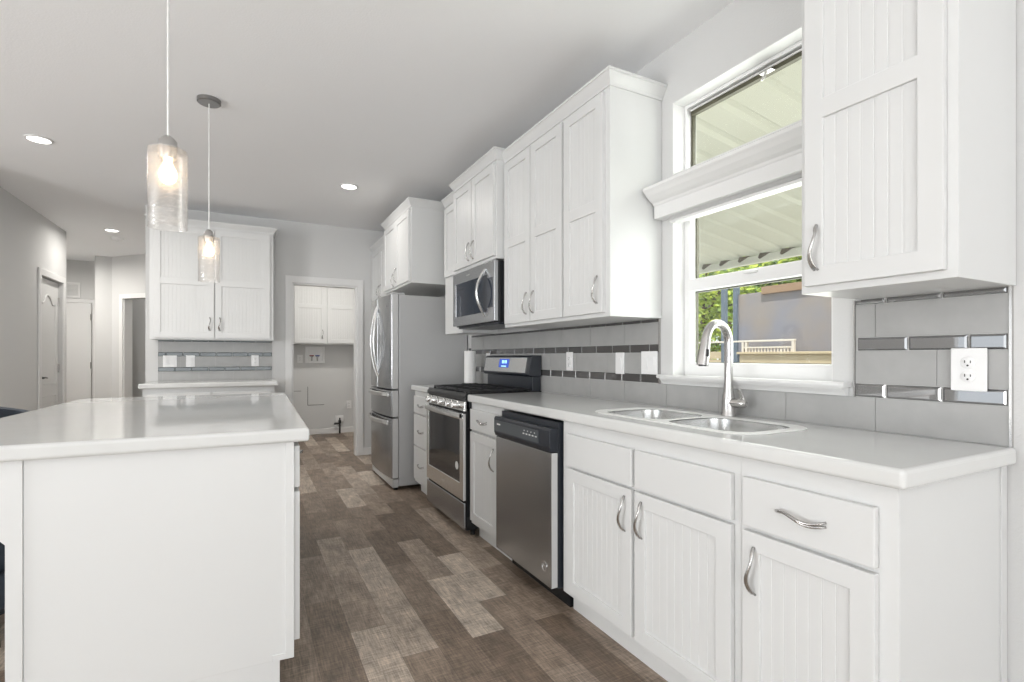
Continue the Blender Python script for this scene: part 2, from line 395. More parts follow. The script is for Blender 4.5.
def panel_door(name, label, loc, rz, W, H, lever_x, mats='door', hinge_x=None, arch=True, knob=True):
    """moulded two-panel interior door with an arched upper panel; local x = width, front faces -y"""
    t = thing(name, label, 'door', loc, rz, kind='structure')
    MB().box(0, W, 0, .035, 0, H).build('door_leaf', mats, t, .003)
    # raised mouldings
    def loop(pts, r=.012):
        b = MB(); b.tube(pts, r, 8, closed=True); return b
    x0, x1 = .11, W - .11
    if arch:
        pts = [(x0, 0, .85), (x1, 0, .85), (x1, 0, H - .26)]
        xm = (x0 + x1) / 2
        for k in range(1, 32):
            u = k / 32; x = x1 + (x0 - x1) * u
            z = H - .26 + .085 * math.exp(-((x - xm) / (W * .17)) ** 4) - .018 * abs(math.sin(2 * PI * u))
            pts.append((x, 0, z))
        pts.append((x0, 0, H - .26))
        loop(pts).build('upper_panel_moulding', mats, t)
        loop([(x0, 0, .18), (x1, 0, .18), (x1, 0, .72), (x0, 0, .72)]).build('lower_panel_moulding', mats, t)
    if knob:
        b = MB(); b.lathe([(.028, 0), (.028, -.012), (.012, -.016), (.012, -.045)], (lever_x, 0, .93), 20, 1)
        s = 1 if lever_x < W / 2 else -1
        b.tube([(lever_x, -.045, .93), (lever_x + s * .05, -.05, .932), (lever_x + s * .115, -.046, .925)], [.010, .009, .007], 10)
        b.build('door_handle', 'hardware', t, smooth=True)
    if hinge_x is not None:
        for z in (.2, 1.02, H - .22):
            MB().lathe([(.008, -.05), (.008, .05)], (hinge_x, -.006, z), 10, 2).build('hinge', 'nickel', t)
    return t
# door in the far left wall (faces +x): local -y -> +x : rz = 90
panel_door('door_1', 'white arched panel door with dark lever in the far left wall', (-1.985, 7.055, .01), 90, .708, 2.02, .06, hinge_x=.70)
struct('trim_3', MB().grid([6.975, 7.052, 7.766, 7.842], [0, 2.035, 2.108], {(1, 0)}, 0, .018, XY(-1.95)), 'trim', 'white casing around the arched panel door', 'door casing', bevel=.005)
# plain door at the end of the hall (faces -y)
panel_door('door_2', 'plain white door at the end of the hallway', (-2.93, 10.16, .01), 0, .735, 2.0, .06, hinge_x=.73, arch=False, knob=False)
struct('trim_4', MB().grid([-3.0, -2.935, -2.19, -2.125], [0, 2.015, 2.075], {(1, 0)}, -.018, 0, YX(10.2)), 'trim', 'white casing around the door at the end of the hallway', 'door casing', bevel=.004)
# laundry door folded back against the left laundry wall
panel_door('door_3', 'white laundry door standing open inside the doorway', (.372, 7.03, .01), -90, .72, 1.97, .06, hinge_x=.715, knob=False)
# hall air vent
av = thing('wall_vent', 'white rectangular air return grille above the hall door', 'vent', (-2.55, 10.2, 2.09))
MB().grid([0, .025, .185, .21], [0, .03, .21, .24], {(1, 1)}, -.02, 0, lambda u, v, t: (u, t, v)).build('frame', 'trim', av, .002)
b = MB()
for k in range(9): b.prism([(-.014, .034 + k * .02), (-.002, .044 + k * .02), (-.002, .047 + k * .02), (-.014, .037 + k * .02)], .025, .185, lambda p, q, a: (a, p, q))
b.build('louvres', 'trim', av)
MB().box(.025, .185, -.002, -.0005, .03, .21).build('backing', 'wall', av)

# ------------------------------------------------------------------ windows of the sink wall
def window_unit(name, label, y0, y1, z0, z1, rail=None):
    t = thing(name, label, 'window', (0, 0, 0), kind='structure')
    X0, X1 = 1.905, 1.955; f = .042
    if rail:
        MB().grid([y0, y0 + f, y1 - f, y1], [z0, z0 + .075, rail[0], rail[1], z1 - f, z1], {(1, 1), (1, 3)}, X0 - XW, X1 - XW, XY(XW)).build('window_frame', 'vinyl', t, .004)
        b = MB(); b.grid([y0 + f, y0 + f + .004, y1 - f - .004, y1 - f], [z0 + .075, z0 + .078, rail[0] - .006, rail[0]], {(1, 1)}, .110, .126, XY(XW))
        b.grid([y0 + f, y0 + f + .003, y1 - f - .007, y1 - f], [rail[1], rail[1] + .003, z1 - f - .004, z1 - f], {(1, 1)}, .110, .126, XY(XW))
        b.build('glazing_seal', 'seal', t)
        MB().box(1.928, 1.932, y0 + f, y1 - f, z0 + .075, rail[0]).build('lower_pane', 'glass', t)
        MB().box(1.938, 1.942, y0 + f, y1 - f, rail[1], z1 - f).build('upper_pane', 'glass', t)
        ym = (y0 + y1) / 2
        MB().box(1.885, 1.905, ym - .03, ym + .03, rail[1] - .02, rail[1] - .008).build('sash_lock', 'vinyl', t, .003)
    else:
        f = .018
        MB().grid([y0, y0 + f, y1 - f, y1], [z0, z0 + f, z1 - f, z1], {(1, 1)}, X0 - XW, X1 - XW, XY(XW)).build('window_frame', 'vinyl', t, .004)
        f2 = f + .011
        MB().grid([y0 + f, y0 + f2, y1 - f2, y1 - f], [z0 + f, z0 + f2, z1 - f2, z1 - f], {(1, 1)}, .106, .126, XY(XW)).build('glazing_seal', 'seal', t)
        MB().box(1.915, 1.945, y0 + f2, y1 - f2, z1 - f2 - .006, z1 - f2).build('sash_edge', 'trim', t)
        MB().box(1.922, 1.945, y0 + f2, y1 - f2, z1 - f2 - .024, z1 - f2 - .006).build('screen_rail', 'seal', t)
        MB().box(1.938, 1.942, y0 + f, y1 - f, z0 + f, z1 - f).build('pane', 'glass', t)
        b = MB(); yl = 1.37; zl = z1 - f2 - .03
        b.box(1.895, 1.92, yl - .028, yl + .028, zl + .005, zl + .014); b.tube([(1.90, yl, zl + .005), (1.895, yl + .004, zl - .012), (1.89, yl + .012, zl - .028)], .005, 8)
        b.build('latch', 'nickel', t)
    return t
window_unit('window_1', 'double hung white vinyl window behind the sink faucet', WY0, WY1, 1.065, 1.90, (1.487, 1.545))
window_unit('window_2', 'wide transom window above the sink window cornice', WY0, WY1, 2.05, 2.402)
struct('trim_5', MB().box(XW - .002, 1.905, WY0 - .002, WY1 - .001, 1.055, 1.07).prism(
       [(1.83, 1.064), (1.83, 1.082), (1.780, 1.082), (1.775, 1.073), (1.780, 1.064)], .995, 1.876, lambda p, q, a: (p, a, q)).prism(
       [(1.83, 1.035), (1.83, 1.064), (1.786, 1.064), (1.790, 1.058), (1.800, 1.050), (1.808, 1.042), (1.812, 1.035)], 1.005, 1.866, lambda p, q, a: (p, a, q)),
       'trim', 'white moulded stool and apron under the sink window', 'window sill', bevel=.002)
struct('trim_6', MB().prism([(1.83, 1.843), (1.83, 1.985), (1.70, 1.985), (1.692, 1.979), (1.692, 1.967), (1.702, 1.959), (1.715, 1.943), (1.738, 1.925), (1.756, 1.916), (1.760, 1.907), (1.766, 1.903), (1.766, 1.843)],
       .975, 1.878, lambda p, q, a: (p, a, q)), 'trim', 'white crown cornice across the top of the sink window', 'window cornice', bevel=.0015)
for k_, (za, zb) in enumerate(((1.07, 1.90), (2.05, 2.402))):
    struct('trim_%d' % (8 + k_), MB().grid([WY0, WY0 + .004, WY1 - .004, WY1], [za, za + .004, zb - .004, zb], {(1, 1)}, 0, .074, XY(XW)), 'trim',
           'lining inside the %s window opening, whitened for the daylight on it' % ('sink' if k_ == 0 else 'transom'), 'window lining')  # white colour stands in for daylight falling on the reveals
bl = thing('window_blind', 'white slatted blind drawn fully up under the window cornice', 'blind', (0, 0, 0))
MB().box(1.80, 1.845, WY0 + .01, WY1 - .01, 1.862, 1.898).build('headrail', 'trim', bl, .002)
b = MB()
for k in range(9): b.box(1.798, 1.848, WY0 + .012, WY1 - .012, 1.828 + k * .0036, 1.8300 + k * .0036)
b.build('slat_stack', 'trim', bl)
MB().box(1.797, 1.849, WY0 + .012, WY1 - .012, 1.812, 1.826).build('bottom_rail', 'trim', bl, .003)
b = MB(); b.tube([(1.795, 1.765, 1.86), (1.794, 1.766, 1.79), (1.795, 1.764, 1.74)], .0015, 6); b.lathe([(.002, .0), (.006, -.02), (.006, -.03)], (1.795, 1.764, 1.742), 10)
b.build('cord', 'trim', bl)

# ------------------------------------------------------------------ backsplash tiling
def brick_row(b, a0, a1, z0, z1, pitch, off, g, f, t0, t1, bevel=0):
    """row of tiles along a, skipping outside [a0,a1]; joints at off + k*pitch"""
    k = math.floor((a0 - off) / pitch)
    while off + k * pitch < a1:
        p0 = max(a0, off + k * pitch + g / 2); p1 = min(a1, off + (k + 1) * pitch - g / 2)
        if p1 - p0 > .004:
            if bevel:
                e = bevel
                A = [b.bm.verts.new(f(p, z, t0)) for p, z in ((p0, z0), (p1, z0), (p1, z1), (p0, z1))]
                B = [b.bm.verts.new(f(p, z, (t0 + t1) / 2)) for p, z in ((p0, z0), (p1, z0), (p1, z1), (p0, z1))]
                C = [b.bm.verts.new(f(p, z, t1)) for p, z in ((p0 + e, z0 + e), (p1 - e, z0 + e), (p1 - e, z1 - e), (p0 + e, z1 - e))]
                b.face(A[::-1]); b.face(C)
                for P, Q in ((A, B), (B, C)):
                    for i in range(4): b.face([P[i], P[(i + 1) % 4], Q[(i + 1) % 4], Q[i]])
            else:
                b.grid([p0, p1], [z0, z1], set(), t0, t1, f)
        k += 1
FX = lambda u, v, t: (XW - t, u, v)
FY = lambda u, v, t: (u, 6.15 - t, v)
bs = thing('tile_backsplash', 'grey tile backsplash with dark glass bands along the right wall', 'backsplash', (0, 0, 0))
YE = 4.30
rows = [(.926, 1.034, .919), (1.081, 1.188, .752), (1.234, 1.341, .919)]
b = MB(); g = MB()
for (z0, z1, off) in rows:
    if z0 < 1: brick_row(b, .59, .919, z0, z1, .33, off, .002, FX, .001, .008); brick_row(b, .919, YE, z0, z1, .311, off, .002, FX, .001, .008)
    else:
        brick_row(b, .59, .98, z0, z1, .33, off, .002, FX, .001, .008); brick_row(b, 1.906, YE, z0, z1, .311, off, .002, FX, .001, .008)
MB().box(XW - .005, XW, .59, YE, .926, 1.034).box(XW - .005, XW, .59, .98, 1.034, 1.36).box(XW - .005, XW, 1.90, YE, 1.034, 1.36).build('grout', 'grout', bs)
b.build('large_grey_tile', 'tile', bs)
b = MB()
for z0, z1, oa, ob in ((1.036, 1.079, 1.889, .590), (1.190, 1.232, 1.826, .528), (1.343, 1.359, 1.889, .590)):
    b = MB(); brick_row(b, 1.906, YE, z0, z1, .1475, oa, .005, FX, .001, .009, .002); tag(b.build('dark_glass_band', 'gtile', bs), 'dark charcoal glass tile band')
    b = MB(); brick_row(b, .594, .978, z0, z1, .149, ob, .004, FX, .001, .013, .006); tag(b.build('mirror_glass_band', 'mtile', bs), 'glossy bevelled grey glass tile band')
for y0, y1, z0 in ((.584, .590, .926), (1.898, 1.904, 1.034), (.981, .985, 1.034)): MB().box(XW - .011, XW, y0, y1, z0, 1.36).build('edge_trim', 'nickel', bs)

bs2 = thing('tile_backsplash', 'blue grey tile backsplash under the end wall cabinets', 'backsplash', (0, 0, 0))
BX0, BX1 = -.80, .232
MB().box(BX0, BX1, 6.145, 6.15, .926, 1.36).build('grout', 'grout', bs2)
b = MB()
for (z0, z1, off) in ((.926, 1.018, -.45), (1.063, 1.170, -.30), (1.215, 1.320, -.45)): brick_row(b, BX0, BX1, z0, z1, .311, off, .002, FY, .001, .008)
b.build('large_grey_tile', 'tile', bs2)
b = MB()
for (z0, z1, off) in ((1.020, 1.061, -.071), (1.172, 1.213, 0.0), (1.322, 1.357, -.071)):
    b = MB(); brick_row(b, BX0, BX1, z0, z1, .147, off, .004, FY, .001, .012, .005); tag(b.build('glass_band', 'btile', bs2), 'glossy bevelled grey glass tile band')

# ------------------------------------------------------------------ wall plates
def plate(name, label, cat, loc, rz, w=.072, h=.118, kind='outlet', gangs=1, group=None):
    t = thing(name, label, cat, loc, rz, group)
    MB().box(-w / 2, w / 2, -.006, 0, -h / 2, h / 2).build('face_plate', 'plate', t, .0025)
    for g_ in range(gangs):
        cx = (g_ - (gangs - 1) / 2) * .046
        if kind == 'outlet':
            for s in (-1, 1):
                so = MB().lathe([(.0165, 0), (.0165, -.0085), (.015, -.0095)], (cx, 0, s * .0195), 24, 1).build('socket', 'plate', t, smooth=True)
                b = MB(); zc = s * .0195
                b.box(cx - .0075, cx - .0055, -.0105, -.009, zc - .001, zc + .007); b.box(cx + .0055, cx + .0075, -.0105, -.009, zc - .001, zc + .006)
                b.lathe([(.0025, -.009), (.0025, -.0105)], (cx, 0, zc - .008), 10, 1); b.build('slots', 'slot', so)
        else:
            MB().box(cx - .0165, cx + .0165, -.0085, -.005, -.033, .033).build('rocker', 'plate', t, .0015)
            MB().prism([(-.0085, -.031), (-.0085, .031), (-.013, .031)], cx - .015, cx + .015, lambda p, q, a: (a, p, q)).build('rocker', 'plate', t)
    return t
XP = XW - .009
plate('wall_outlet', 'white duplex outlet on the tile at the near end of the worktop', 'outlet', (XP - .004, .674, 1.133), -90, .082, .122)
plate('wall_outlet', 'white outlet plate on the tile over the dishwasher', 'outlet', (XP, 2.69, 1.139), -90, kind='outlet')
plate('light_switch', 'single white switch plate on the tile left of the double switch', 'switch', (XP, 2.198, 1.133), -90, kind='switch')
plate('light_switch', 'wide double switch plate beside the sink window', 'switch', (XP, 1.968, 1.138), -90, .116, .118, 'switch', 2)
plate('wall_outlet', 'white outlet plate half hidden behind the range backguard', 'outlet', (XP, 3.93, 1.139), -90)
YP = 6.15 - .009
plate('light_switch', 'wide double switch plate at the left of the end wall tile', 'switch', (-.70, YP, 1.121), 0, .118, .118, 'switch', 2)
plate('light_switch', 'single switch plate right beside the wide plate on the end wall', 'switch', (-.524, YP, 1.122), 0, .078, .118, 'switch')
plate('wall_outlet', 'white outlet at the right end of the end wall tile', 'outlet', (.068, YP, 1.125), 0)
plate('wall_outlet', 'small white outlet left of the washer supply box', 'outlet', (.683, 8.1, 1.135), 0, .075, .12)
plate('wall_outlet', 'white outlet low on the right of the laundry wall', 'outlet', (1.384, 8.1, .43), 0, .072, .12)
wbx = thing('washer_supply_box', 'recessed white washer box with red and blue valves', 'supply box', (.752, 8.1, 1.07))
MB().grid([0, .03, .245, .275], [0, .03, .225, .25], {(1, 1)}, -.02, -.001, lambda u, v, t: (u, t, v)).build('frame', 'plate', wbx, .004)
MB().box(.03, .245, -.004, -.001, .03, .225).build('back_plate', 'plate', wbx)
for cx, m_ in ((.09, 'brass'), (.17, 'blue')):
    vv = MB().lathe([(.010, .035), (.010, .09), (.016, .092), (.016, .105)], (cx, -.03, 0), 14).tube([(cx, -.004, .07), (cx, -.03, .07)], .008, 8).build('valve', 'nickel', wbx)
    MB().tube([(cx - .03, -.03, .112), (cx + .03, -.03, .112)], .009, 8).build('valve_handle', m_, vv)
dp = thing('drain_pipe', 'black gas pipe stub with valve rising beside a white plate at the laundry baseboard', 'pipe', (1.24, 8.05, 0))
MB().lathe([(.013, 0), (.013, .15), (.02, .155), (.02, .2), (.012, .21), (.012, .235)], (0, 0, 0), 16).tube([(0, 0, .15), (-.06, -.01, .15), (-.085, -.01, .152)], .012, 8).build('pipe', 'pvc', dp)
MB().box(-.06, .06, .032, .049, .17, .27).build('wall_flange', 'plate', dp, .003)
struct('trim_7', MB().grid([.787, .793, 1.02], [.44, .446, .72], {(1, 1)}, -.004, 0, YX(8.1)).box(.60, .70, 8.096, 8.10, .655, .660), 'slot', 'thin dark outline of an access panel on the laundry wall', 'access panel')

# ------------------------------------------------------------------ cabinet parts
def pull_mesh():
    b = MB(); n = 15; L = .066
    for s in (0, 1):
        pts = []; rr = []
        for i in range(n):
            u = i / (n - 1); z = -L + 2 * L * u
            out = .027 * math.sin(PI * min(1, max(0, u))) ** .7
            sway = .007 * math.sin(2 * PI * (u - .5))
            sp = (s - .5) * .009 * max(0, (.55 - u) / .55)      # the strands part towards the lower end
            pts.append((sway + sp * 1.2, -out - .001, z)); rr.append(.0032 + .0012 * math.sin(PI * u) + (.0018 if u > .8 else 0))
        b.tube(pts, rr, 8)
    bmesh.ops.recalc_face_normals(b.bm, faces=b.bm.faces)
    me = bpy.data.meshes.new('cabinet_pull'); b.bm.to_mesh(me); b.bm.free(); me.materials.append(M['nickel'])
    for p in me.polygons: p.use_smooth = True
    return me
PULL = pull_mesh()
def pull(parent, x, y, z, horiz=False, name='handle'):
    o = bpy.data.objects.new(name, PULL); COL.objects.link(o); o.parent = parent; o.location = (x, y, z)
    o.rotation_euler = (0, R(-90) if horiz else 0, 0); return o

def front(parent, kind, x0, x1, z0, z1, yf, t=.02, rails=(), stile=.055, hpos=None, name=None, hz=None):
    """door / drawer front on the plane y=yf (faces -y); child mesh local to x0,z0"""
    W, H = x1 - x0, z1 - z0
    if kind == 'drawer':
        o = MB().box(0, W, -t, 0, 0, H).build(name or 'drawer', 'cab', parent, .003, loc=(x0, yf, z0))
        if hpos is not None: pull(o, W / 2 if hpos == 'c' else hpos, -t, H / 2, True)
        return o
    xs = [0, stile, W - stile, W]; zs = [0, stile]; holes = set(); j = 1
    for (r0, r1) in rails: zs += [r0 - z0, r1 - z0]
    zs += [H - stile, H]
    for k in range(len(zs) - 1):
        if k % 2 == 1: holes.add((1, k))
    b = MB(); b.grid(xs, zs, holes, -t, 0, lambda u, v, w_: (u, w_, v))
    o = b.build(name or 'door', 'cab', parent, .0022, loc=(x0, yf, z0))
    # beaded centre panel
    pw0, pw1 = stile - .004, W - stile + .004
    n = max(2, round((W - 2 * stile) / .033)); step = (W - 2 * stile) / n
    prof = [(pw0, 0)]
    for k in range(1, n):
        c = stile + k * step
        prof += [(c - .0030, 0), (c - .0020, .0013), (c + .0020, .0013), (c + .0030, 0)]
    prof += [(pw1, 0)]
    b = MB(); yb = -.002; yfp = -t + .0085
    for k in range(len(zs) - 1):
        if k % 2 == 1:
            a0, a1 = zs[k] - .004, zs[k + 1] + .004
            poly = [(p, yfp + q) for p, q in prof] + [(pw1, yb), (pw0, yb)]
            b.prism(poly, a0, a1, lambda p, q, a: (p, q, a))
    b.build('beaded_panel', 'cab', o)
    if hpos:
        hx = {'l': .038, 'r': W - .038}[hpos]; hzz = (hz - z0) if hz is not None else H - .12
        pull(o, hx, -t, hzz)
    return o
def crown(parent, x0, x1, D, z0, h=.066, pr=.036, left=True, right=True, name='crown_molding'):
    """mitred crown round the top; front at y=0"""
    prof = [(0, 0), (.005, 0), (.007, .012), (.012, .020), (.021, .034), (.029, .048), (.031, .053), (pr, .055), (pr, h)]
    rs = []
    for o_, z in prof:
        xl = x0 - (o_ if left else 0); xr = x1 + (o_ if right else 0)
        rs.append([(xl, -o_, z0 + z), (xr, -o_, z0 + z), (xr, D, z0 + z), (xl, D, z0 + z)])
    b = MB(); b.rings(rs, True); return b.build(name, 'cab', parent)
def cabinet(name, label, loc, rz, W, D, z0, z1, fronts=(), crown_=None, kick=None, cat='cabinet', group=None, side_strip=False, hollow=0):
    t = thing(name, label, cat, loc, rz, group)
    if hollow: MB().box(0, W, 0, D, z0, hollow).box(0, W, 0, .018, hollow, z1).box(0, .018, .018, D, hollow, z1).box(W - .018, W, .018, D, hollow, z1).build('body', 'cab', t)
    else: MB().box(0, W, 0, D, z0, z1).build('body', 'cab', t, .0015)
    for f in fronts: front(t, *f[:5], 0, **(f[5] if len(f) > 5 else {}))
    if crown_: crown(t, 0, W, D, z1, **crown_)
    if kick: MB().box(kick.get('x0', 0), kick.get('x1', W), kick['d'], D, 0, z0).build('toe_kick', 'cab', t)
    if side_strip:
        MB().box(W, W + .004, D - .035, D, z0 if not kick else 0, z1).build('scribe_molding', 'cab', t, .001)
    return t
FB = 1.285            # face frame plane, base run
DB = XW - FB
def base(name, label, y0, y1, fronts, **k):
    # local x runs towards the camera; fronts given in world y
    fr = []
    for f in fronts:
        kind, ya, yb, a, c, kw = f
        fr.append((kind, y1 - yb, y1 - ya, a, c, kw))
    return cabinet(name, label, (FB, y1, 0), -90, y1 - y0, DB - .002, .095, .878, fr, kick={'d': .055}, **k)
base('base_cabinet', 'white base cabinet with one drawer and one beaded door at the near end', .600, 1.007,
     [('drawer', .640, .988, .684, .824, {'hpos': 'c'}), ('door', .640, .988, .122, .672, {'hpos': 'l', 'hz': .565})], side_strip=True)
base('sink_base_cabinet', 'white sink base cabinet with two false fronts and two beaded doors', 1.007, 1.950,
     [('drawer', 1.028, 1.449, .684, .824, {'name': 'false_front'}), ('drawer', 1.466, 1.900, .684, .824, {'name': 'false_front'}),
      ('door', 1.028, 1.449, .122, .672, {'hpos': 'l', 'hz': .575}), ('door', 1.466, 1.900, .122, .672, {'hpos': 'r', 'hz': .575})], hollow=.72)
base('base_cabinet', 'narrow white base cabinet between the dishwasher and the range', 2.560, 3.028,
     [('drawer', 2.62, 3.008, .704, .835, {'hpos': 'c'}), ('door', 2.62, 3.008, .122, .690, {'hpos': 'r', 'hz': .565})])
base('drawer_cabinet', 'white three drawer cabinet between the range and the refrigerator', 3.802, 4.285,
     [('drawer', 3.83, 4.255, .692, .835, {'hpos': 'c'}), ('drawer', 3.83, 4.255, .418, .680, {'hpos': 'c'}), ('drawer', 3.83, 4.255, .125, .406, {'hpos': 'c'})])
FU = 1.505
def upper(name, label, y0, y1, fx, z0, z1, fronts, crown_=True, **k):
    fr = [(kd, y1 - yb, y1 - ya, a, c, kw) for kd, ya, yb, a, c, kw in fronts]
    return cabinet(name, label, (fx, y1, 0), -90, y1 - y0, XW - fx - .002, z0, z1, fr, crown_=crown_, **k)
RL = ((1.868, 1.926),)
upper('wall_cabinet', 'white beaded wall cabinet above the outlet at the near end', .578, .965, FU, 1.36, 2.442,
      [('door', .600, .945, 1.380, 2.425, {'rails': RL, 'hpos': 'l', 'hz': 1.49})], {'left': True, 'right': True})
upper('wall_cabinet', 'tall white three door wall cabinet beside the sink window', 1.890, 2.985, FU, 1.36, 2.442,
      [('door', 1.926, 2.257, 1.380, 2.425, {'rails': RL, 'hpos': 'r', 'hz': 1.49}), ('door', 2.277, 2.612, 1.380, 2.425, {'rails': RL, 'hpos': 'l', 'hz': 1.49}),
       ('door', 2.622, 2.957, 1.380, 2.425, {'rails': RL, 'hpos': 'r', 'hz': 1.49})], {'left': False, 'right': True})
upper('wall_cabinet', 'white two door wall cabinet above the microwave', 2.985, 3.745, 1.445, 1.815, 2.462,
      [('door', 3.005, 3.362, 1.835, 2.442, {'hpos': 'l', 'hz': 1.93}), ('door', 3.370, 3.727, 1.835, 2.442, {'hpos': 'r', 'hz': 1.93})], {'left': True, 'right': True})
upper('wall_cabinet', 'narrow white wall cabinet between the microwave and the refrigerator', 3.745, 4.125, FU, 1.36, 2.442,
      [('door', 3.77, 4.10, 1.84, 2.425, {})], {'left': False, 'right': False})
upper('fridge_cabinet', 'white two door cabinet above the refrigerator', 4.29, 5.235, 1.255, 1.812, 2.472,
      [('door', 4.315, 4.757, 1.832, 2.452, {'hpos': 'l', 'hz': 1.93}), ('door', 4.767, 5.21, 1.832, 2.452, {'hpos': 'r', 'hz': 1.90})], {'left': True, 'right': True})
upper('wall_cabinet', 'white wall cabinet farthest along, between refrigerator and end wall', 5.237, 6.145, 1.325, 1.785, 2.405,
      [('door', 5.26, 5.69, 1.805, 2.39, {'hpos': 'l', 'hz': 1.90}), ('door', 5.70, 6.12, 1.805, 2.39, {'hpos': 'r', 'hz': 1.90})], {'left': False, 'right': False})
# end wall cabinets
cabinet('wall_cabinet', 'white two door wall cabinet with beaded doors on the end wall', (-.828, 5.84, 0), 0, 1.063, .308, 1.335, 2.442,
        [('door', .035, .530, 1.352, 2.425, {'rails': RL, 'hpos': 'r', 'hz': 1.49}), ('door', .540, 1.030, 1.352, 2.425, {'rails': RL, 'hpos': 'l', 'hz': 1.49})],
        crown_={'left': True, 'right': True})
cabinet('base_cabinet', 'white base cabinet below the end wall tile', (-.842, 5.58, 0), 0, 1.077, .568, .095, .878,
        [('drawer', .03, .53, .69, .83, {'hpos': 'c'}), ('drawer', .545, 1.045, .69, .83, {'hpos': 'c'}), ('door', .03, .53, .122, .675, {'hpos': 'r', 'hz': .57}), ('door', .545, 1.045, .122, .675, {'hpos': 'l', 'hz': .57})], kick={'d': .055})
cabinet('laundry_cabinet', 'white two door cabinet high on the laundry back wall', (.50, 7.82, 0), 0, 1.325, .278, 1.345, 2.42,
        [('door', .085, .498, 1.365, 2.40, {'rails': RL, 'hpos': 'r', 'hz': 1.49}), ('door', .53, .955, 1.365, 2.40, {'rails': RL, 'hpos': 'r', 'hz': 1.49})])

# ------------------------------------------------------------------ worktops and sink
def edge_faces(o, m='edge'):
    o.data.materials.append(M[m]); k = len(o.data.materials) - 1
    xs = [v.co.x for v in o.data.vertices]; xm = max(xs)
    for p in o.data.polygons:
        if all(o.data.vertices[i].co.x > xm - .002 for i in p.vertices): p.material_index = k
def rrect(x0, x1, y0, y1, r, n=6):
    pts = []
    for cx, cy, a in ((x1 - r, y0 + r, -90), (x1 - r, y1 - r, 0), (x0 + r, y1 - r, 90), (x0 + r, y0 + r, 180)):
        for k in range(n + 1):
            t = R(a + 90 * k / n); pts.append((cx + r * math.cos(t), cy + r * math.sin(t)))
    return pts
SKX0, SKX1, SKY0, SKY1 = 1.375, 1.675, 1.08, 1.80
def worktop(name, label, outer, holes=(), loc=(0, 0, 0), rz=0):
    b = MB(); b.plate_with_holes(outer, list(holes), .879, .925)
    o = b.build(name, 'quartz', None, .011, seg=4, loc=loc, rot=(0, 0, R(rz)))
    tag(o, label, 'worktop'); return o
worktop('worktop', 'long white quartz worktop with the double sink', [(1.254, .575), (XW - .001, .575), (XW - .001, 3.030), (1.254, 3.030)], [rrect(SKX0 - .005, SKX1 + .005, SKY0 - .005, SKY1 + .005, .09)])
worktop('worktop', 'short white worktop piece between range and refrigerator', [(1.254, 3.800), (XW - .001, 3.800), (XW - .001, 4.300), (1.254, 4.300)])
worktop('worktop', 'white quartz worktop along the end wall below the tile', [(-.872, 5.545), (.268, 5.545), (.268, 6.149), (-.872, 6.149)])
sk = thing('kitchen_sink', 'double bowl stainless sink set in the worktop below the window', 'sink', (0, 0, 0))
def bowl(y0, y1):
    x0, x1 = SKX0, SKX1; b = MB(); rs = []
    for ins, z, r in ((-.004, .9235, .085), (.004, .9235, .08), (.006, .90, .08), (.014, .80, .075), (.05, .755, .06), (.10, .75, .04)):
        rs.append([(px, py, z) for px, py in rrect(x0 + ins, x1 - ins, y0 + ins, y1 - ins, max(.01, r))])
    outer = [(px, py, .75 - .003) for px, py in rrect(x0 + .10, x1 - .10, y0 + .10, y1 - .10, .04)]
    rs.append(outer)
    for ins, z, r in ((.045, .752, .06), (.010, .797, .075), (.001, .90, .08), (-.004, .9225, .085)):
        rs.append([(px, py, z) for px, py in rrect(x0 + ins, x1 - ins, y0 + ins, y1 - ins, max(.01, r))])
    b.rings(rs, False)
    # close bowl floor
    b2 = MB(); b2.prism(rrect(x0 + .098, x1 - .098, y0 + .098, y1 - .098, .04), .747, .7502, lambda p, q, a: (p, q, a))
    o = b.build('bowl', 'sink', sk, smooth=True); b2.build('bowl_floor', 'sink', o)
    cx, cy = (x0 + x1) / 2, (y0 + y1) / 2
    MB().lathe([(.042, .7502), (.042, .753), (.034, .7535), (.03, .751), (.001, .751)], (cx, cy, 0), 28).build('drain', 'chrome', o, smooth=True)
bowl(SKY0, 1.432); bowl(1.456, SKY1)
b = MB(); b.plate_with_holes(rrect(SKX0 - .035, SKX1 + .042, SKY0 - .045, SKY1 + .055, .10), [rrect(SKX0 - .002, SKX1 + .002, SKY0 - .002, 1.434, .085), rrect(SKX0 - .002, SKX1 + .002, 1.454, SKY1 + .002, .085)], .9252, .9285)
tag(b.build('rim', 'rim', sk, .0015), 'white rim')
fa = thing('faucet', 'brushed nickel gooseneck pull-down faucet behind the sink', 'faucet', (1.757, 1.437, .926))
b = MB(); b.lathe([(.0, 0), (.030, 0), (.030, .004), (.027, .010), (.0265, .05), (.025, .075), (.021, .10), (.018, .13), (.0165, .17), (.0160, .21)], (0, 0, 0), 28)
b.build('body', 'nickel', fa, smooth=True)
pts = [(0, 0, .21), (0, 0, .26), (0, 0, .30)]; rc = .066
for k in range(1, 13):
    a = PI * k / 12 * .93; pts.append((-rc + rc * math.cos(a), 0, .30 + rc * 1.18 * math.sin(a)))
ex, ez = pts[-1][0], pts[-1][2]
MB().tube(pts, [.0172] * 15, 16).build('gooseneck', 'nickel', fa, smooth=True)
b = MB(); b.tube([(ex, 0, ez + .004), (ex - .006, 0, ez - .03), (ex - .014, 0, ez - .07), (ex - .021, 0, ez - .108)], [.0178, .0200, .0225, .0235], 18)
sh = b.build('spray_head', 'nickel', fa, smooth=True)
MB().tube([(ex - .014, -.019, ez - .045), (ex - .016, -.0205, ez - .06), (ex - .018, -.0205, ez - .072)], .007, 8).build('spray_button', 'black', sh)
MB().lathe([(.015, -.1075), (.015, -.111)], (ex - .021, 0, ez), 16).build('spray_nozzle', 'black', sh)
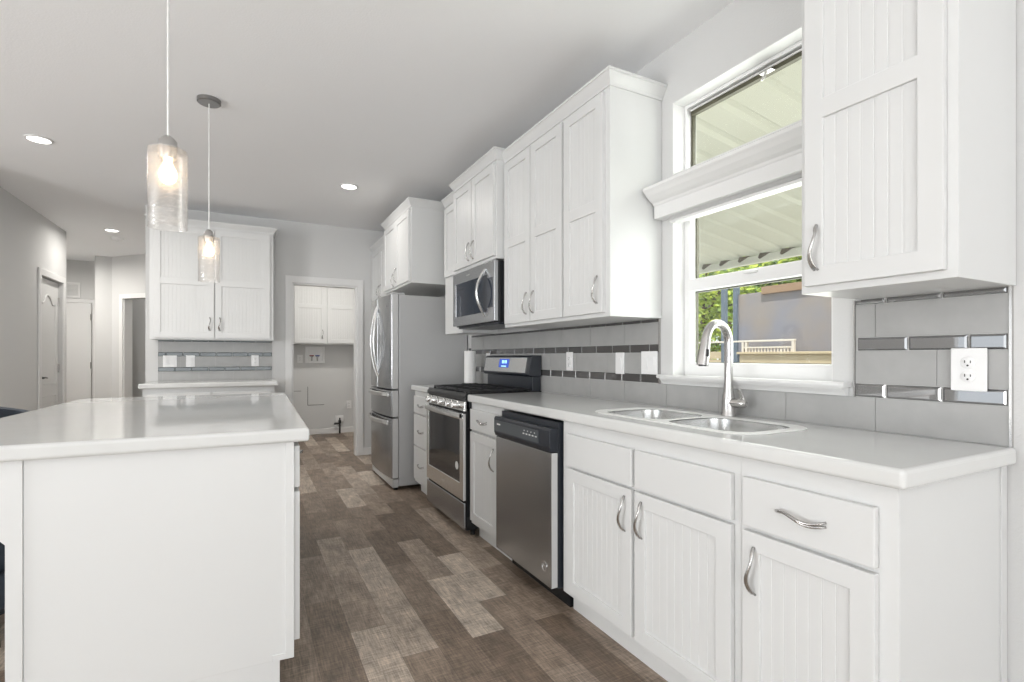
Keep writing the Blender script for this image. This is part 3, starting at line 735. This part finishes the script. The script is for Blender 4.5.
b = MB(); b.tube([(0, -.015, .055), (0, -.05, .055), (0, -.075, .055), (0, -.085, .055)], [.019, .020, .018, .010], 18)
hb = b.build('handle_hub', 'nickel', fa, smooth=True)
MB().tube([(0, -.055, .065), (-.004, -.062, .088), (-.010, -.064, .105), (-.014, -.060, .112)], [.008, .0065, .006, .007], 10).tube([(0, -.078, .058), (-.002, -.070, .085), (-.010, -.064, .105)], [.005, .0055, .006], 8).build('lever', 'nickel', hb, smooth=True)

# ------------------------------------------------------------------ dishwasher
dw = thing('dishwasher', 'stainless dishwasher with black control strip under the worktop', 'dishwasher', (1.262, 2.553, 0), -90)
W = .590
MB().box(.003, W - .003, .004, .53, .10, .866).build('body', 'bplas', dw)
MB().box(.004, W - .004, -.033, .003, .105, .728).build('door', 'steel', dw, .004, seg=3)
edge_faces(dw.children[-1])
b = MB(); b.prism([(.003, .731), (-.036, .731), (-.044, .752), (-.044, .828), (-.036, .838), (.003, .838)], .002, W - .002, lambda p, q, a: (a, p, q))
cp = b.build('control_panel', 'bplas', dw, .002)
MB().box(.02, W - .10, -.0465, -.0445, .760, .818).build('button_strip', 'strip', cp)
b = MB()
for k in range(5): b.box(.34 + k * .030, .356 + k * .030, -.0475, -.0465, .785, .791)
for k in range(4): b.box(.35 + k * .034, .358 + k * .034, -.0475, -.0465, .801, .806)
b.box(.045, .085, -.0475, -.0465, .795, .803); b.build('button_marks', 'label', cp)
bd = MB().lathe([(.024, 0), (.024, -.0015), (.021, -.0015), (.021, 0)], (W - .066, -.033, .190), 28, 1, cap=False).build('badge', 'chrome', dw)
MB().box(W - .078, W - .074, -.0345, -.033, .180, .201).box(W - .058, W - .054, -.0345, -.033, .180, .201).prism([(W - .078, .201), (W - .074, .201), (W - .064, .187), (W - .068, .187)], -.0345, -.033, lambda p, q, a: (p, a, q)).prism([(W - .054, .201), (W - .058, .201), (W - .068, .187), (W - .064, .187)], -.0345, -.033, lambda p, q, a: (p, a, q)).build('badge_mark', 'chrome', bd)
MB().box(.003, W - .003, .07, .09, .0, .10).build('toe_kick', 'black', dw)

# ------------------------------------------------------------------ range
rg = thing('gas_range', 'stainless gas range with black cooktop and five knobs', 'stove', (1.272, 3.795, 0), -90)
W = .760
MB().box(0, W, -.022, .54, .045, .905).build('body', 'black', rg)
b = MB(); b.prism([(.545, .905), (-.018, .905), (-.030, .885), (-.036, .885), (-.036, .908), (-.020, .930), (.545, .930)], 0, W, lambda p, q, a: (a, p, q)); b.build('cooktop', 'black', rg, .002)
b = MB(); b.prism([(0, .815), (-.040, .815), (-.034, .878), (0, .878)], 0, W, lambda p, q, a: (a, p, q)); cp = b.build('control_panel', 'steel_h', rg, .003)
for k, x in enumerate((.115, .225, .38, .535, .645)):
    kb = MB().lathe([(.029, 0), (.029, -.004), (.023, -.008), (.0215, -.036), (.018, -.040), (.001, -.040)], (x, -.037, .850), 24, 1).build('knob', 'steel_h', cp, smooth=True)
    MB().box(x - .004, x + .004, -.086, -.076, .833, .867).build('knob_grip', 'nickel', kb, .002)
od = MB().grid([.003, .05, W - .07, W - .003], [.235, .345, .755, .800], {(1, 1)}, -.042, -.0225, lambda u, v, t: (u, t, v)).build('oven_door', 'steel_h', rg, .005, seg=3)
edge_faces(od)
MB().box(.048, W - .068, -.038, -.0225, .343, .757).build('oven_window', 'bglass', od)
b = MB(); n = 14
rr = []
for i in range(n + 1):
    u = i / n; x = .02 + (W - .04) * u; bow = .052 + .018 * math.sin(PI * u)
    rr.append([(x, -bow - .008, .768), (x, -bow - .012, .785), (x, -bow - .006, .802), (x, -bow + .006, .802), (x, -bow + .010, .785), (x, -bow + .006, .768)])
b.rings(rr); b.box(.02, .045, -.062, -.04, .770, .800); b.box(W - .045, W - .02, -.062, -.04, .770, .800)
b.build('oven_handle', 'steel_h', od, smooth=True)
MB().lathe([(.027, 0), (.027, -.001), (.001, -.001)], (W - .125, -.0382, .445), 24, 1).build('round_sticker', 'label', od)
MB().box(.003, W - .003, -.040, -.0225, .055, .222).build('storage_drawer', 'steel', rg, .005, seg=3)
MB().box(W / 2 - .03, W / 2 + .03, -.0435, -.042, .285, .297).build('badge', 'chrome', rg)
for x in (.04, W - .04):
    for y in (.04, .5): MB().lathe([(.016, 0), (.016, .046)], (x, y, 0), 12).build('foot', 'black', rg)
# cast iron grates
for gx in (.02, .265, .51):
    b = MB(); gw = .23
    for x in (0, gw): b.box(gx + x - .006, gx + x + .006, .02, .46, .937, .949)
    for y in (.02, .16, .32, .46): b.box(gx, gx + gw, y - .006, y + .006, .937, .949)
    b.box(gx + gw / 2 - .005, gx + gw / 2 + .005, .02, .46, .937, .949)
    for x in (0, gw):
        for y in (.02, .46): b.box(gx + x - .007, gx + x + .007, y - .007, y + .007, .929, .940)
    b.build('grate', 'iron', rg, .002)
for gx, gy in ((.135, .10), (.135, .38), (.38, .24), (.625, .10), (.625, .38)):
    MB().lathe([(.045, .930), (.045, .936), (.032, .938), (.032, .945), (.028, .947), (.001, .947)], (gx, gy, 0), 24).build('burner', 'iron', rg, smooth=True)
b = MB(); b.prism([(.543, .905), (.49, .905), (.475, .94), (.475, 1.03), (.543, 1.03)], 0.01, W - .01, lambda p, q, a: (a, p, q))
b.prism([(.543, 1.03), (.455, 1.03), (.440, 1.045), (.462, 1.165), (.475, 1.178), (.543, 1.178)], 0, W, lambda p, q, a: (a, p, q))
bg = b.build('backguard', 'bplas', rg, .003)
def sl(z): return .440 + (z - 1.045) * (.022 / .12)
b = MB(); b.prism([(sl(1.056) - .004, 1.056), (sl(1.162) - .004, 1.162), (sl(1.162) + .001, 1.162), (sl(1.056) + .001, 1.056)], .022, W - .05, lambda p, q, a: (a, p, q)); b.build('backguard_panel', 'steel_h', bg)
b = MB(); b.prism([(sl(1.088) - .006, 1.088), (sl(1.152) - .006, 1.152), (sl(1.152), 1.152), (sl(1.088), 1.088)], .285, .445, lambda p, q, a: (a, p, q)); dsp = b.build('display', 'screen', bg)
b = MB()
for x in (.335, .355, .378, .398): b.prism([(sl(1.124) - .0072, 1.118), (sl(1.13) - .0072, 1.142), (sl(1.13) - .005, 1.142), (sl(1.124) - .005, 1.118)], x, x + .011, lambda p, q, a: (a, p, q))
b.prism([(sl(1.094) - .0072, 1.094), (sl(1.100) - .0072, 1.101), (sl(1.100) - .005, 1.101), (sl(1.094) - .005, 1.094)], .33, .41, lambda p, q, a: (a, p, q))
b.build('display_digits', 'digits', dsp)

# ------------------------------------------------------------------ microwave
mw = thing('microwave', 'stainless over-the-range microwave hung under its cabinet', 'microwave', (1.458, 3.740, 0), -90)
W = .752; z0, z1 = 1.398, 1.806
MB().box(0, W, 0, XW - 1.458 - .003, z0, z1).build('body', 'black', mw, .002)
dr = MB().grid([0, .06, W - .115, W], [z0 + .006, z0 + .075, z1 - .085, z1], {(1, 1)}, -.030, -.001, lambda u, v, t: (u, t, v)).build('door', 'steel', mw, .004)
MB().box(.058, W - .113, -.026, -.008, z0 + .073, z1 - .083).build('window', 'mglass', dr)
MB().box(.10, .20, -.0275, -.0262, z1 - .13, z1 - .125).build('window_strip', 'black', dr)  # thin black strip on the window glass
MB().box(W - .105, W - .03, -.033, -.030, z0 + .10, z1 - .11).build('keypad', 'mglass', dr)
MB().box(.28, .34, -.0315, -.030, z1 - .045, z1 - .035).build('badge', 'chrome', dr)
b = MB(); rr = []
for i in range(17):
    u = i / 16; z = z0 + .045 + .32 * u; o_ = .03 + .062 * math.sin(PI * u); sx = W - .145
    rr.append([(sx - .013, -o_ - .004, z), (sx - .008, -o_ - .009, z), (sx + .008, -o_ - .009, z), (sx + .013, -o_ - .004, z), (sx + .010, -o_ + .006, z), (sx - .010, -o_ + .006, z)])
b.rings(rr); b.build('handle', 'steel_h', dr, smooth=True)
MB().box(.02, W - .02, .01, .30, z0 - .014, z0).build('vent_base', 'bplas', mw, .003)

# ------------------------------------------------------------------ refrigerator
fr = thing('refrigerator', 'stainless french door refrigerator with two curved handles and two drawers', 'refrigerator', (1.172, 5.225, 0), -90)
W = .835
MB().box(0, W, .0, .645, .03, 1.712).build('body', 'fside', fr, .004)
def bowed(x0, x1, z0, z1, name, par=fr, m='steel'):
    def yb(x): return -.066 - .028 * math.sin(PI * x / W)
    n = 10; poly = [(x0, -.004), (x0, yb(x0) + .012)]
    poly += [(x0 + .004, yb(x0) + .003)]
    for i in range(1, n): poly.append((x0 + (x1 - x0) * i / n, yb(x0 + (x1 - x0) * i / n)))
    poly += [(x1 - .004, yb(x1) + .003), (x1, yb(x1) + .012), (x1, -.004)]
    b = MB(); b.prism(poly, z0, z1, lambda p, q, a: (p, q, a)); return b.build(name, m, par, .003, smooth=False)
d1 = bowed(.002, W / 2 - .003, .885, 1.714, 'left_door'); d2 = bowed(W / 2 + .003, W - .002, .885, 1.714, 'right_door')
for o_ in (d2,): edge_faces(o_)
m1 = bowed(.002, W - .002, .640, .872, 'middle_drawer'); m2 = bowed(.002, W - .002, .105, .627, 'freezer_drawer')
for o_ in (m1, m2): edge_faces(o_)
def arc_handle(x, side, par):
    b = MB(); rr = []
    for i in range(21):
        u = i / 20; z = .985 + .66 * u; s = math.sin(PI * u); o_ = .088 + .055 * s ** .8; xx = x + side * .030 * s
        rr.append([(xx + .012 * math.cos(t), -o_ + .009 * math.sin(t), z) for t in [2 * PI * k / 10 for k in range(10)]])
    b.rings(rr); b.build('handle', 'steel_h', par, smooth=True)
arc_handle(W / 2 - .030, -1, d1); arc_handle(W / 2 + .030, 1, d2)
def bar_handle(z, par):
    b = MB(); rr = []
    for i in range(17):
        u = i / 16; x = .06 + (W - .12) * u; yb = -.066 - .028 * math.sin(PI * x / W) - (.012 + .030 * math.sin(PI * u) ** .6)
        rr.append([(x, yb, z + .020), (x, yb - .010, z + .014), (x, yb - .010, z - .014), (x, yb, z - .020), (x, yb + .010, z - .014), (x, yb + .010, z + .014)])
    b.rings(rr); b.build('handle', 'steel_h', par, smooth=True)
bar_handle(.835, m1); bar_handle(.590, m2)
MB().box(.01, W - .01, -.05, 0, .020, .095).build('base_grille', 'fside', fr, .003)
for x in (.03, W - .03): MB().lathe([(.018, 0), (.018, .035)], (x, -.02, 0), 12).lathe([(.018, 0), (.018, .035)], (x, .60, 0), 12).build('foot', 'black', fr)
for x in (.015, W - .095): MB().box(x, x + .08, -.06, .06, 1.714, 1.732).build('hinge_cover', 'fside', fr, .006)
MB().box(W - .16, W - .12, -.0835, -.0815, 1.615, 1.622).build('badge', 'chrome', d2)

# ------------------------------------------------------------------ paper towel
pt = thing('paper_towel_holder', 'white paper towel roll on a black stand beside the range', 'paper towel holder', (1.695, 4.03, .926))
MB().lathe([(.001, 0), (.078, 0), (.078, .008), (.07, .014), (.001, .014)], (0, 0, 0), 32).build('base', 'black', pt, smooth=True)
MB().lathe([(.001, .014), (.006, .014), (.006, .300), (.012, .303), (.012, .312), (.001, .315)], (0, 0, 0), 16).build('pole', 'black', pt, smooth=True)
MB().lathe([(.020, .018), (.050, .018), (.050, .292), (.020, .292), (.020, .018)], (0, 0, 0), 36, cap=False).build('paper_roll', 'paper', pt, smooth=True)

# ------------------------------------------------------------------ island
IL = (.187, 1.855, 0); IR = -1.2
isl = thing('kitchen_island', 'large white kitchen island with plain end panel and doors on its right side', 'kitchen island', IL, IR)
MB().box(-.75, -.048, .032, 1.86, .14, .878).build('body', 'cab', isl, .0015)
MB().box(-.75, -.092, .034, 1.85, 0, .14).build('toe_kick', 'cab', isl)
MB().box(-.075, -.0475, .026, .034, .14, .878).box(-.115, -.075, .028, .034, .1395, .16).build('corner_stile', 'cab', isl, .001)
# support panel with an arched opening under the seating overhang
def arch_panel(y0, y1, nm_):
    xs = (-1.055, -1.015, -.787, -.750); zs = .695
    outer = [(xs[0], 0), (xs[1], 0)]
    outer.append((xs[1], zs - .05))
    n = 10
    for k in range(n + 1):
        u = k / n; x = xs[1] + (xs[2] - xs[1]) * u; outer.append((x, zs - .05 + .052 * math.sin(PI * u) ** .6))
    outer += [(xs[2], 0), (xs[3], 0), (xs[3], .878), (xs[0], .878)]
    b = MB(); b.prism(outer, y0, y1, lambda p, q, a: (p, a, q)); b.build(nm_, 'cab', isl, .001)
arch_panel(.027, .060, 'arched_support'); arch_panel(1.825, 1.85, 'arched_support')
# doors and drawers on the aisle side (face +x)
for k in range(3):
    y0, y1 = .052 + k * .605, .052 + k * .605 + .590
    o = MB().box(0, .59, -.02, 0, 0, .145).build('drawer', 'cab', isl, .003, loc=(-.048, y0, .715), rot=(0, 0, R(90))); pull(o, .295, -.02, .0725, True)
    o = front(isl, 'door', 0, .59, .185, .700, 0, hpos='r' if k != 1 else 'l', hz=.60)
    o.location = (-.048, y0, .185); o.rotation_euler = (0, 0, R(90))
b = MB(); b.plate_with_holes([(-1.085, 0), (0, 0), (0, 1.905), (-1.085, 1.905)], [], .879, .925)
tag(b.build('island_worktop', 'quartz', None, .011, seg=4, loc=IL, rot=(0, 0, R(IR))), 'glossy white quartz top of the kitchen island', 'worktop')

# barrel chairs behind the island
def barrel_chair(label, loc, rz):
    t = thing('barrel_chair', label, 'chair', loc, rz, 'dark chairs on the far side of the island')
    n = 30; rs = []
    for i in range(n + 1):
        a = R(-35 + 250 * i / n); s = math.sin(PI * i / n) ** .45
        top = .66 + .215 * s; ro, ri = .31, .25
        c, d = math.cos(a), math.sin(a)
        rs.append([(ri * c, ri * d, .30), (ro * c * .93, ro * d * .93, .14), (ro * c, ro * d, .45), (ro * c, ro * d, top - .03), ((ro - .01) * c, (ro - .01) * d, top - .008), ((ri + ro) / 2 * c, (ri + ro) / 2 * d, top), ((ri + .008) * c, (ri + .008) * d, top - .012), (ri * c, ri * d, top - .04)])
    MB().rings(rs).build('backrest', 'navy', t, smooth=True)
    MB().lathe([(.001, .30), (.235, .30), (.25, .33), (.25, .42), (.235, .45), (.001, .46)], (0, 0, 0), 32).build('seat', 'navy', t, smooth=True)
    MB().lathe([(.001, .12), (.22, .12), (.26, .16), (.27, .30), (.001, .30)], (0, 0, 0), 32).build('skirt', 'navy', t, smooth=True)
    for sx, sy in ((-1, -1), (1, -1), (1, 1), (-1, 1)):
        MB().tube([(sx * .14, sy * .14, .13), (sx * .17, sy * .17, 0)], [.016, .010], 10).build('leg', 'black', t, smooth=True)
    return t
barrel_chair('dark navy barrel chair whose back shows past the far left island edge', (-1.27, 4.17, 0), 90)
barrel_chair('dark navy barrel chair seen through the island support arch', (-1.06, 2.92, 0), 90)

# ------------------------------------------------------------------ pendants, ceiling lights, detector
def pendant(label, x, y, zb):
    t = thing('pendant_light', label, 'pendant lamp', (x, y, 0), 0)
    MB().lathe([(.001, H_), (.062, H_), (.062, H_ - .020), (.056, H_ - .025), (.001, H_ - .025)], (0, 0, 0), 36).build('canopy', 'canopy', t, smooth=True)
    zt = zb + .26
    MB().tube([(0, 0, H_ - .02), (0, 0, (H_ + zt) / 2), (0, 0, zt + .03)], .0028, 8).build('cord', 'cord', t)
    MB().lathe([(.001, zt + .045), (.010, zt + .045), (.018, zt + .038), (.026, zt + .028), (.028, zt - .004), (.024, zt - .03), (.001, zt - .03)], (0, 0, 0), 28).build('socket_cap', 'nickel', t, smooth=True)
    r = .0565
    MB().lathe([(.022, zt), (r - .006, zt), (r - .001, zt - .003), (r, zt - .01), (r, zb), (r - .0035, zb), (r - .0035, zt - .010), (r - .007, zt - .004), (.022, zt - .004), (.022, zt)], (0, 0, 0), 48, cap=False).build('glass_shade', 'pglass', t, smooth=True)
    bb = MB().lathe([(.001, zt - .113), (.012, zt - .111), (.022, zt - .101), (.0265, zt - .085), (.024, zt - .070), (.016, zt - .054), (.012, zt - .044), (.012, zt - .028), (.001, zt - .028)], (0, 0, 0), 28).build('bulb', 'bulb', t, smooth=True)
pendant('clear seeded glass pendant lamp hanging nearest the camera', -.236, 2.02, 1.597)
pendant('smaller looking glass pendant lamp hanging farther over the island', -.203, 3.46, 1.610)
def downlight(label, x, y, pw=17, sp=170, name='recessed_light'):
    t = thing(name, label, 'ceiling light', (x, y, H_), 0)
    MB().lathe([(.062, -.001), (.078, -.001), (.078, -.006), (.064, -.010), (.062, -.001)], (0, 0, 0), 36, cap=False).build('trim_ring', 'trim', t, smooth=True)
    MB().lathe([(.001, -.002), (.063, -.002), (.063, -.006), (.001, -.006)], (0, 0, 0), 32).build('lens', 'led', t)
    ld = bpy.data.lights.new('downlight_lamp', 'AREA'); ld.shape = 'DISK'; ld.size = .12; ld.energy = pw; ld.color = (1, .96, .9); ld.spread = R(sp)
    lo = bpy.data.objects.new('downlight_lamp', ld); COL.objects.link(lo); lo.parent = t; lo.location = (0, 0, -.012)
downlight('lit recessed ceiling light at upper left of the ceiling', -1.286, 4.63)
downlight('lit recessed ceiling light above the refrigerator aisle', .793, 4.64, 4.5)
downlight('lit recessed ceiling light in the hallway by the smoke detector', -1.44, 7.56, 9)
downlight('added unseen fill light deeper in the hallway', -2.45, 8.75, 26)  # unseen lamp added to brighten the far hall wall and door
downlight('added unseen fill light inside the laundry room', 1.0, 6.75, 15)  # unseen lamp added to brighten the laundry cabinets and wall
downlight('added unseen fill light in the room behind the angled wall', -1.15, 9.65, 2.5)  # unseen lamp added so the doorway interior is not black
sdx = thing('smoke_detector', 'round white smoke detector on the hallway ceiling', 'smoke detector', (-1.47, 8.02, H_))
MB().lathe([(.001, -.042), (.045, -.040), (.062, -.028), (.068, -.010), (.068, 0), (.001, 0)], (0, 0, 0), 32).build('housing', 'plate', sdx, smooth=True)
MB().lathe([(.001, -.046), (.012, -.045), (.014, -.041)], (0, 0, 0), 16).build('button', 'label', sdx)

# ------------------------------------------------------------------ outside the window
struct('ground', MB().box(1.99, 26, -14, 26, -.7, -.6), 'drive', 'pale concrete ground outside the window', 'ground')
aw = thing('patio_awning', 'cream ribbed metal patio awning seen through both windows', 'awning', (0, 0, 0))
ya, yb_ = -4.0, 9.5; X0, X1 = 2.0, 4.6
def zr(x): return 2.60 - (x - 2.0) * (.40 / 2.6)
P = .238; n = int((yb_ - ya) / P); prof = []
for k in range(n):
    y = ya + k * P
    prof += [(y, 0), (y + P * .62, 0), (y + P * .74, .018), (y + P * .88, .018)]
prof.append((yb_, 0))
b = MB(); A = [[b.bm.verts.new((x, y, zr(x) + h + dz)) for y, h in prof] for x, dz in ((X0, 0), (X1, 0), (X1, .004), (X0, .004))]
for i in range(4):
    p, q = A[i], A[(i + 1) % 4]
    for j in range(len(prof) - 1): b.face([p[j], p[j + 1], q[j + 1], q[j]])
b.build('ribbed_panel', 'awning', aw)
MB().box(X1 - .02, X1 + .05, ya, yb_, zr(X1) - .075, zr(X1) - .004).build('gutter', 'fascia', aw, .004)
b = MB()
for k in range(n): y = ya + k * P; b.prism([(y + P * .40, zr(X1) + .0), (y + P * .55, zr(X1) - .004), (y + P * .95, zr(X1) - .045), (y + P * 1.02, zr(X1) - .030), (y + P * .92, zr(X1) + .012)], X1 - .034, X1 - .022, lambda p, q, a: (a, p, q))
b.build('rib_gap_shade', 'gap_shade', aw)  # dark triangles imitate shaded gaps between panels and gutter
for y in (-2.5, 8.6): MB().box(X1 - .05, X1 + .03, y - .04, y + .04, -.6, zr(X1) - .07).build('post', 'fascia', aw, .004)

def leaves(b, c, rad, n, size, lift=0):
    for _ in range(n):
        while True:
            p = Vector([random.uniform(-1, 1) for _ in range(3)])
            if .25 < p.length < 1: break
        p = Vector((c[0] + p.x * rad[0], c[1] + p.y * rad[1], c[2] + lift + p.z * rad[2]))
        u = Vector([random.gauss(0, 1) for _ in range(3)]).normalized(); v = u.orthogonal().normalized(); s = size * random.uniform(.6, 1.3)
        a = b.bm.verts.new(p - u * s); d = b.bm.verts.new(p + v * s * .4 + u * s * .1); e = b.bm.verts.new(p + u * s); f = b.bm.verts.new(p - v * s * .4 + u * s * .1)
        b.face([a, d, e, f])
def tree(label, x, y, h, blobs, m, n=2600, size=.085, name='garden_tree', cat='tree', lift=1.1):
    t = thing(name, label, cat, (x, y, -.6))
    b = MB()
    b.tube([(0, 0, 0), (.05, .03, h * .35), (-.03, .05, h * .62), (.02, 0, h * .85)], [.13, .10, .07, .03], 10)
    for k in range(6):
        a = k * 1.1; b.tube([(0, 0, h * (.35 + .06 * k)), (math.cos(a) * .4, math.sin(a) * .4, h * (.45 + .06 * k)), (math.cos(a) * .8, math.sin(a) * .8, h * (.52 + .06 * k))], [.05, .035, .015], 8)
    b.build('trunk', 'bark', t)
    b = MB()
    for (c, r) in blobs: leaves(b, c, r, n // len(blobs), size, lift if c[2] > 1.5 else 0)
    b.build('foliage', m, t)
    return t
tree('yellow green tree left of the shade screen outside', 10.4, 9.2, 4.6, [((0, 0, 2.6), (1.3, 1.3, 1.0)), ((.3, -.5, 1.6), (1.2, 1.1, 1.1)), ((-.3, .8, 1.4), (1.1, 1.2, 1.1)), ((0, 0, .8), (1.2, 1.3, .8))], 'leaf_a', 8000, .10)
tree('darker green tree rising behind the shade screen', 13.4, 10.9, 5.2, [((0, 0, 3.4), (1.6, 1.7, 1.0)), ((.2, -1.2, 2.8), (1.3, 1.3, .9)), ((-.2, 1.2, 2.8), (1.3, 1.4, 1.0))], 'leaf_b', 7000, .11)
tree('pale green tree farther right behind the shade screen', 13.6, 7.2, 5.0, [((0, 0, 3.3), (1.6, 1.6, .8)), ((0, -1.5, 3.2), (1.4, 1.4, .8)), ((-.2, 1.2, 3.0), (1.2, 1.4, .9))], 'leaf_a', 6500, .11)
tree('tall yellow green shrub filling the gap under the awning edge', 12.2, 14.4, 4.6, [((0, -1.4, 2.9), (1.0, 1.4, 1.1)), ((0, 1.4, 2.9), (1.0, 1.5, 1.1)), ((0, 0, 1.4), (1.1, 1.8, 1.3))], 'leaf_a', 7000, .10, 'garden_shrub', 'shrub')
tree('dense green hedge along the neighbouring plot', 17.0, 12.0, 4.0, [((0, -3.5, 2.2), (1.0, 2.2, 2.3)), ((0, 0, 2.2), (1.0, 2.2, 2.3)), ((0, 3.2, 2.2), (1.0, 2.2, 2.3))], 'leaf_a', 12000, .13, 'hedge', 'hedge')

sc_ = thing('shade_screen', 'grey lilac woven shade screen on a brown frame beyond the awning', 'screen', (0, 0, 0))
XS = 8.1
MB().box(XS, XS + .015, 2.6, 6.50, 1.22, 2.32).build('mesh_panel', 'mesh', sc_)
MB().box(XS - .05, XS + .06, 2.5, 5.9, 2.27, 2.40).build('top_beam', 'beam', sc_, .004)
for y in (6.45, 6.72): MB().box(XS - .04, XS + .04, y - .045, y + .045, -.6, 2.50).build('post', 'post', sc_, .004)
MB().box(XS - .04, XS + .04, 2.5, 2.58, -.6, 2.40).build('post', 'post', sc_, .004)
pw_ = thing('patio_wall', 'low tan stucco wall below the shade screen', 'wall', (0, 0, 0))
MB().box(7.80, 7.95, 2.2, 6.15, -.6, 1.21).build('wall_panel', 'tan', pw_, .01)
MB().box(7.76, 7.99, 2.2, 6.18, 1.21, 1.25).build('wall_cap', 'tan', pw_, .006)
pf = thing('patio_fence', 'tan slatted fence left of the low stucco wall', 'fence', (0, 0, 0))
b = MB()
for k in range(12): b.box(8.15, 8.19, 6.25, 9.6, -.58 + k * .155, -.58 + k * .155 + .14)
b.build('slats', 'tan', pf)
for y in (6.28, 7.4, 8.5, 9.55): MB().box(8.19, 8.27, y - .04, y + .04, -.6, 1.30).build('post', 'tan', pf)
rl = thing('patio_railing', 'short pale railing standing on the low stucco wall', 'railing', (0, 0, 0))
MB().box(7.84, 7.90, 5.15, 7.35, 1.425, 1.455).build('top_rail', 'rail', rl, .004)
b = MB()
for k in range(16): b.box(7.86, 7.88, 5.20 + k * .06, 5.225 + k * .06, 1.25, 1.33 + .012 * math.sin(k * .9))
b.box(7.85, 7.89, 5.17, 6.13, 1.315, 1.34); b.build('balusters', 'rail', rl)
for y in (5.18, 6.05, 6.12): MB().box(7.845, 7.895, y - .02, y + .02, 1.25, 1.43).build('post', 'rail', rl)
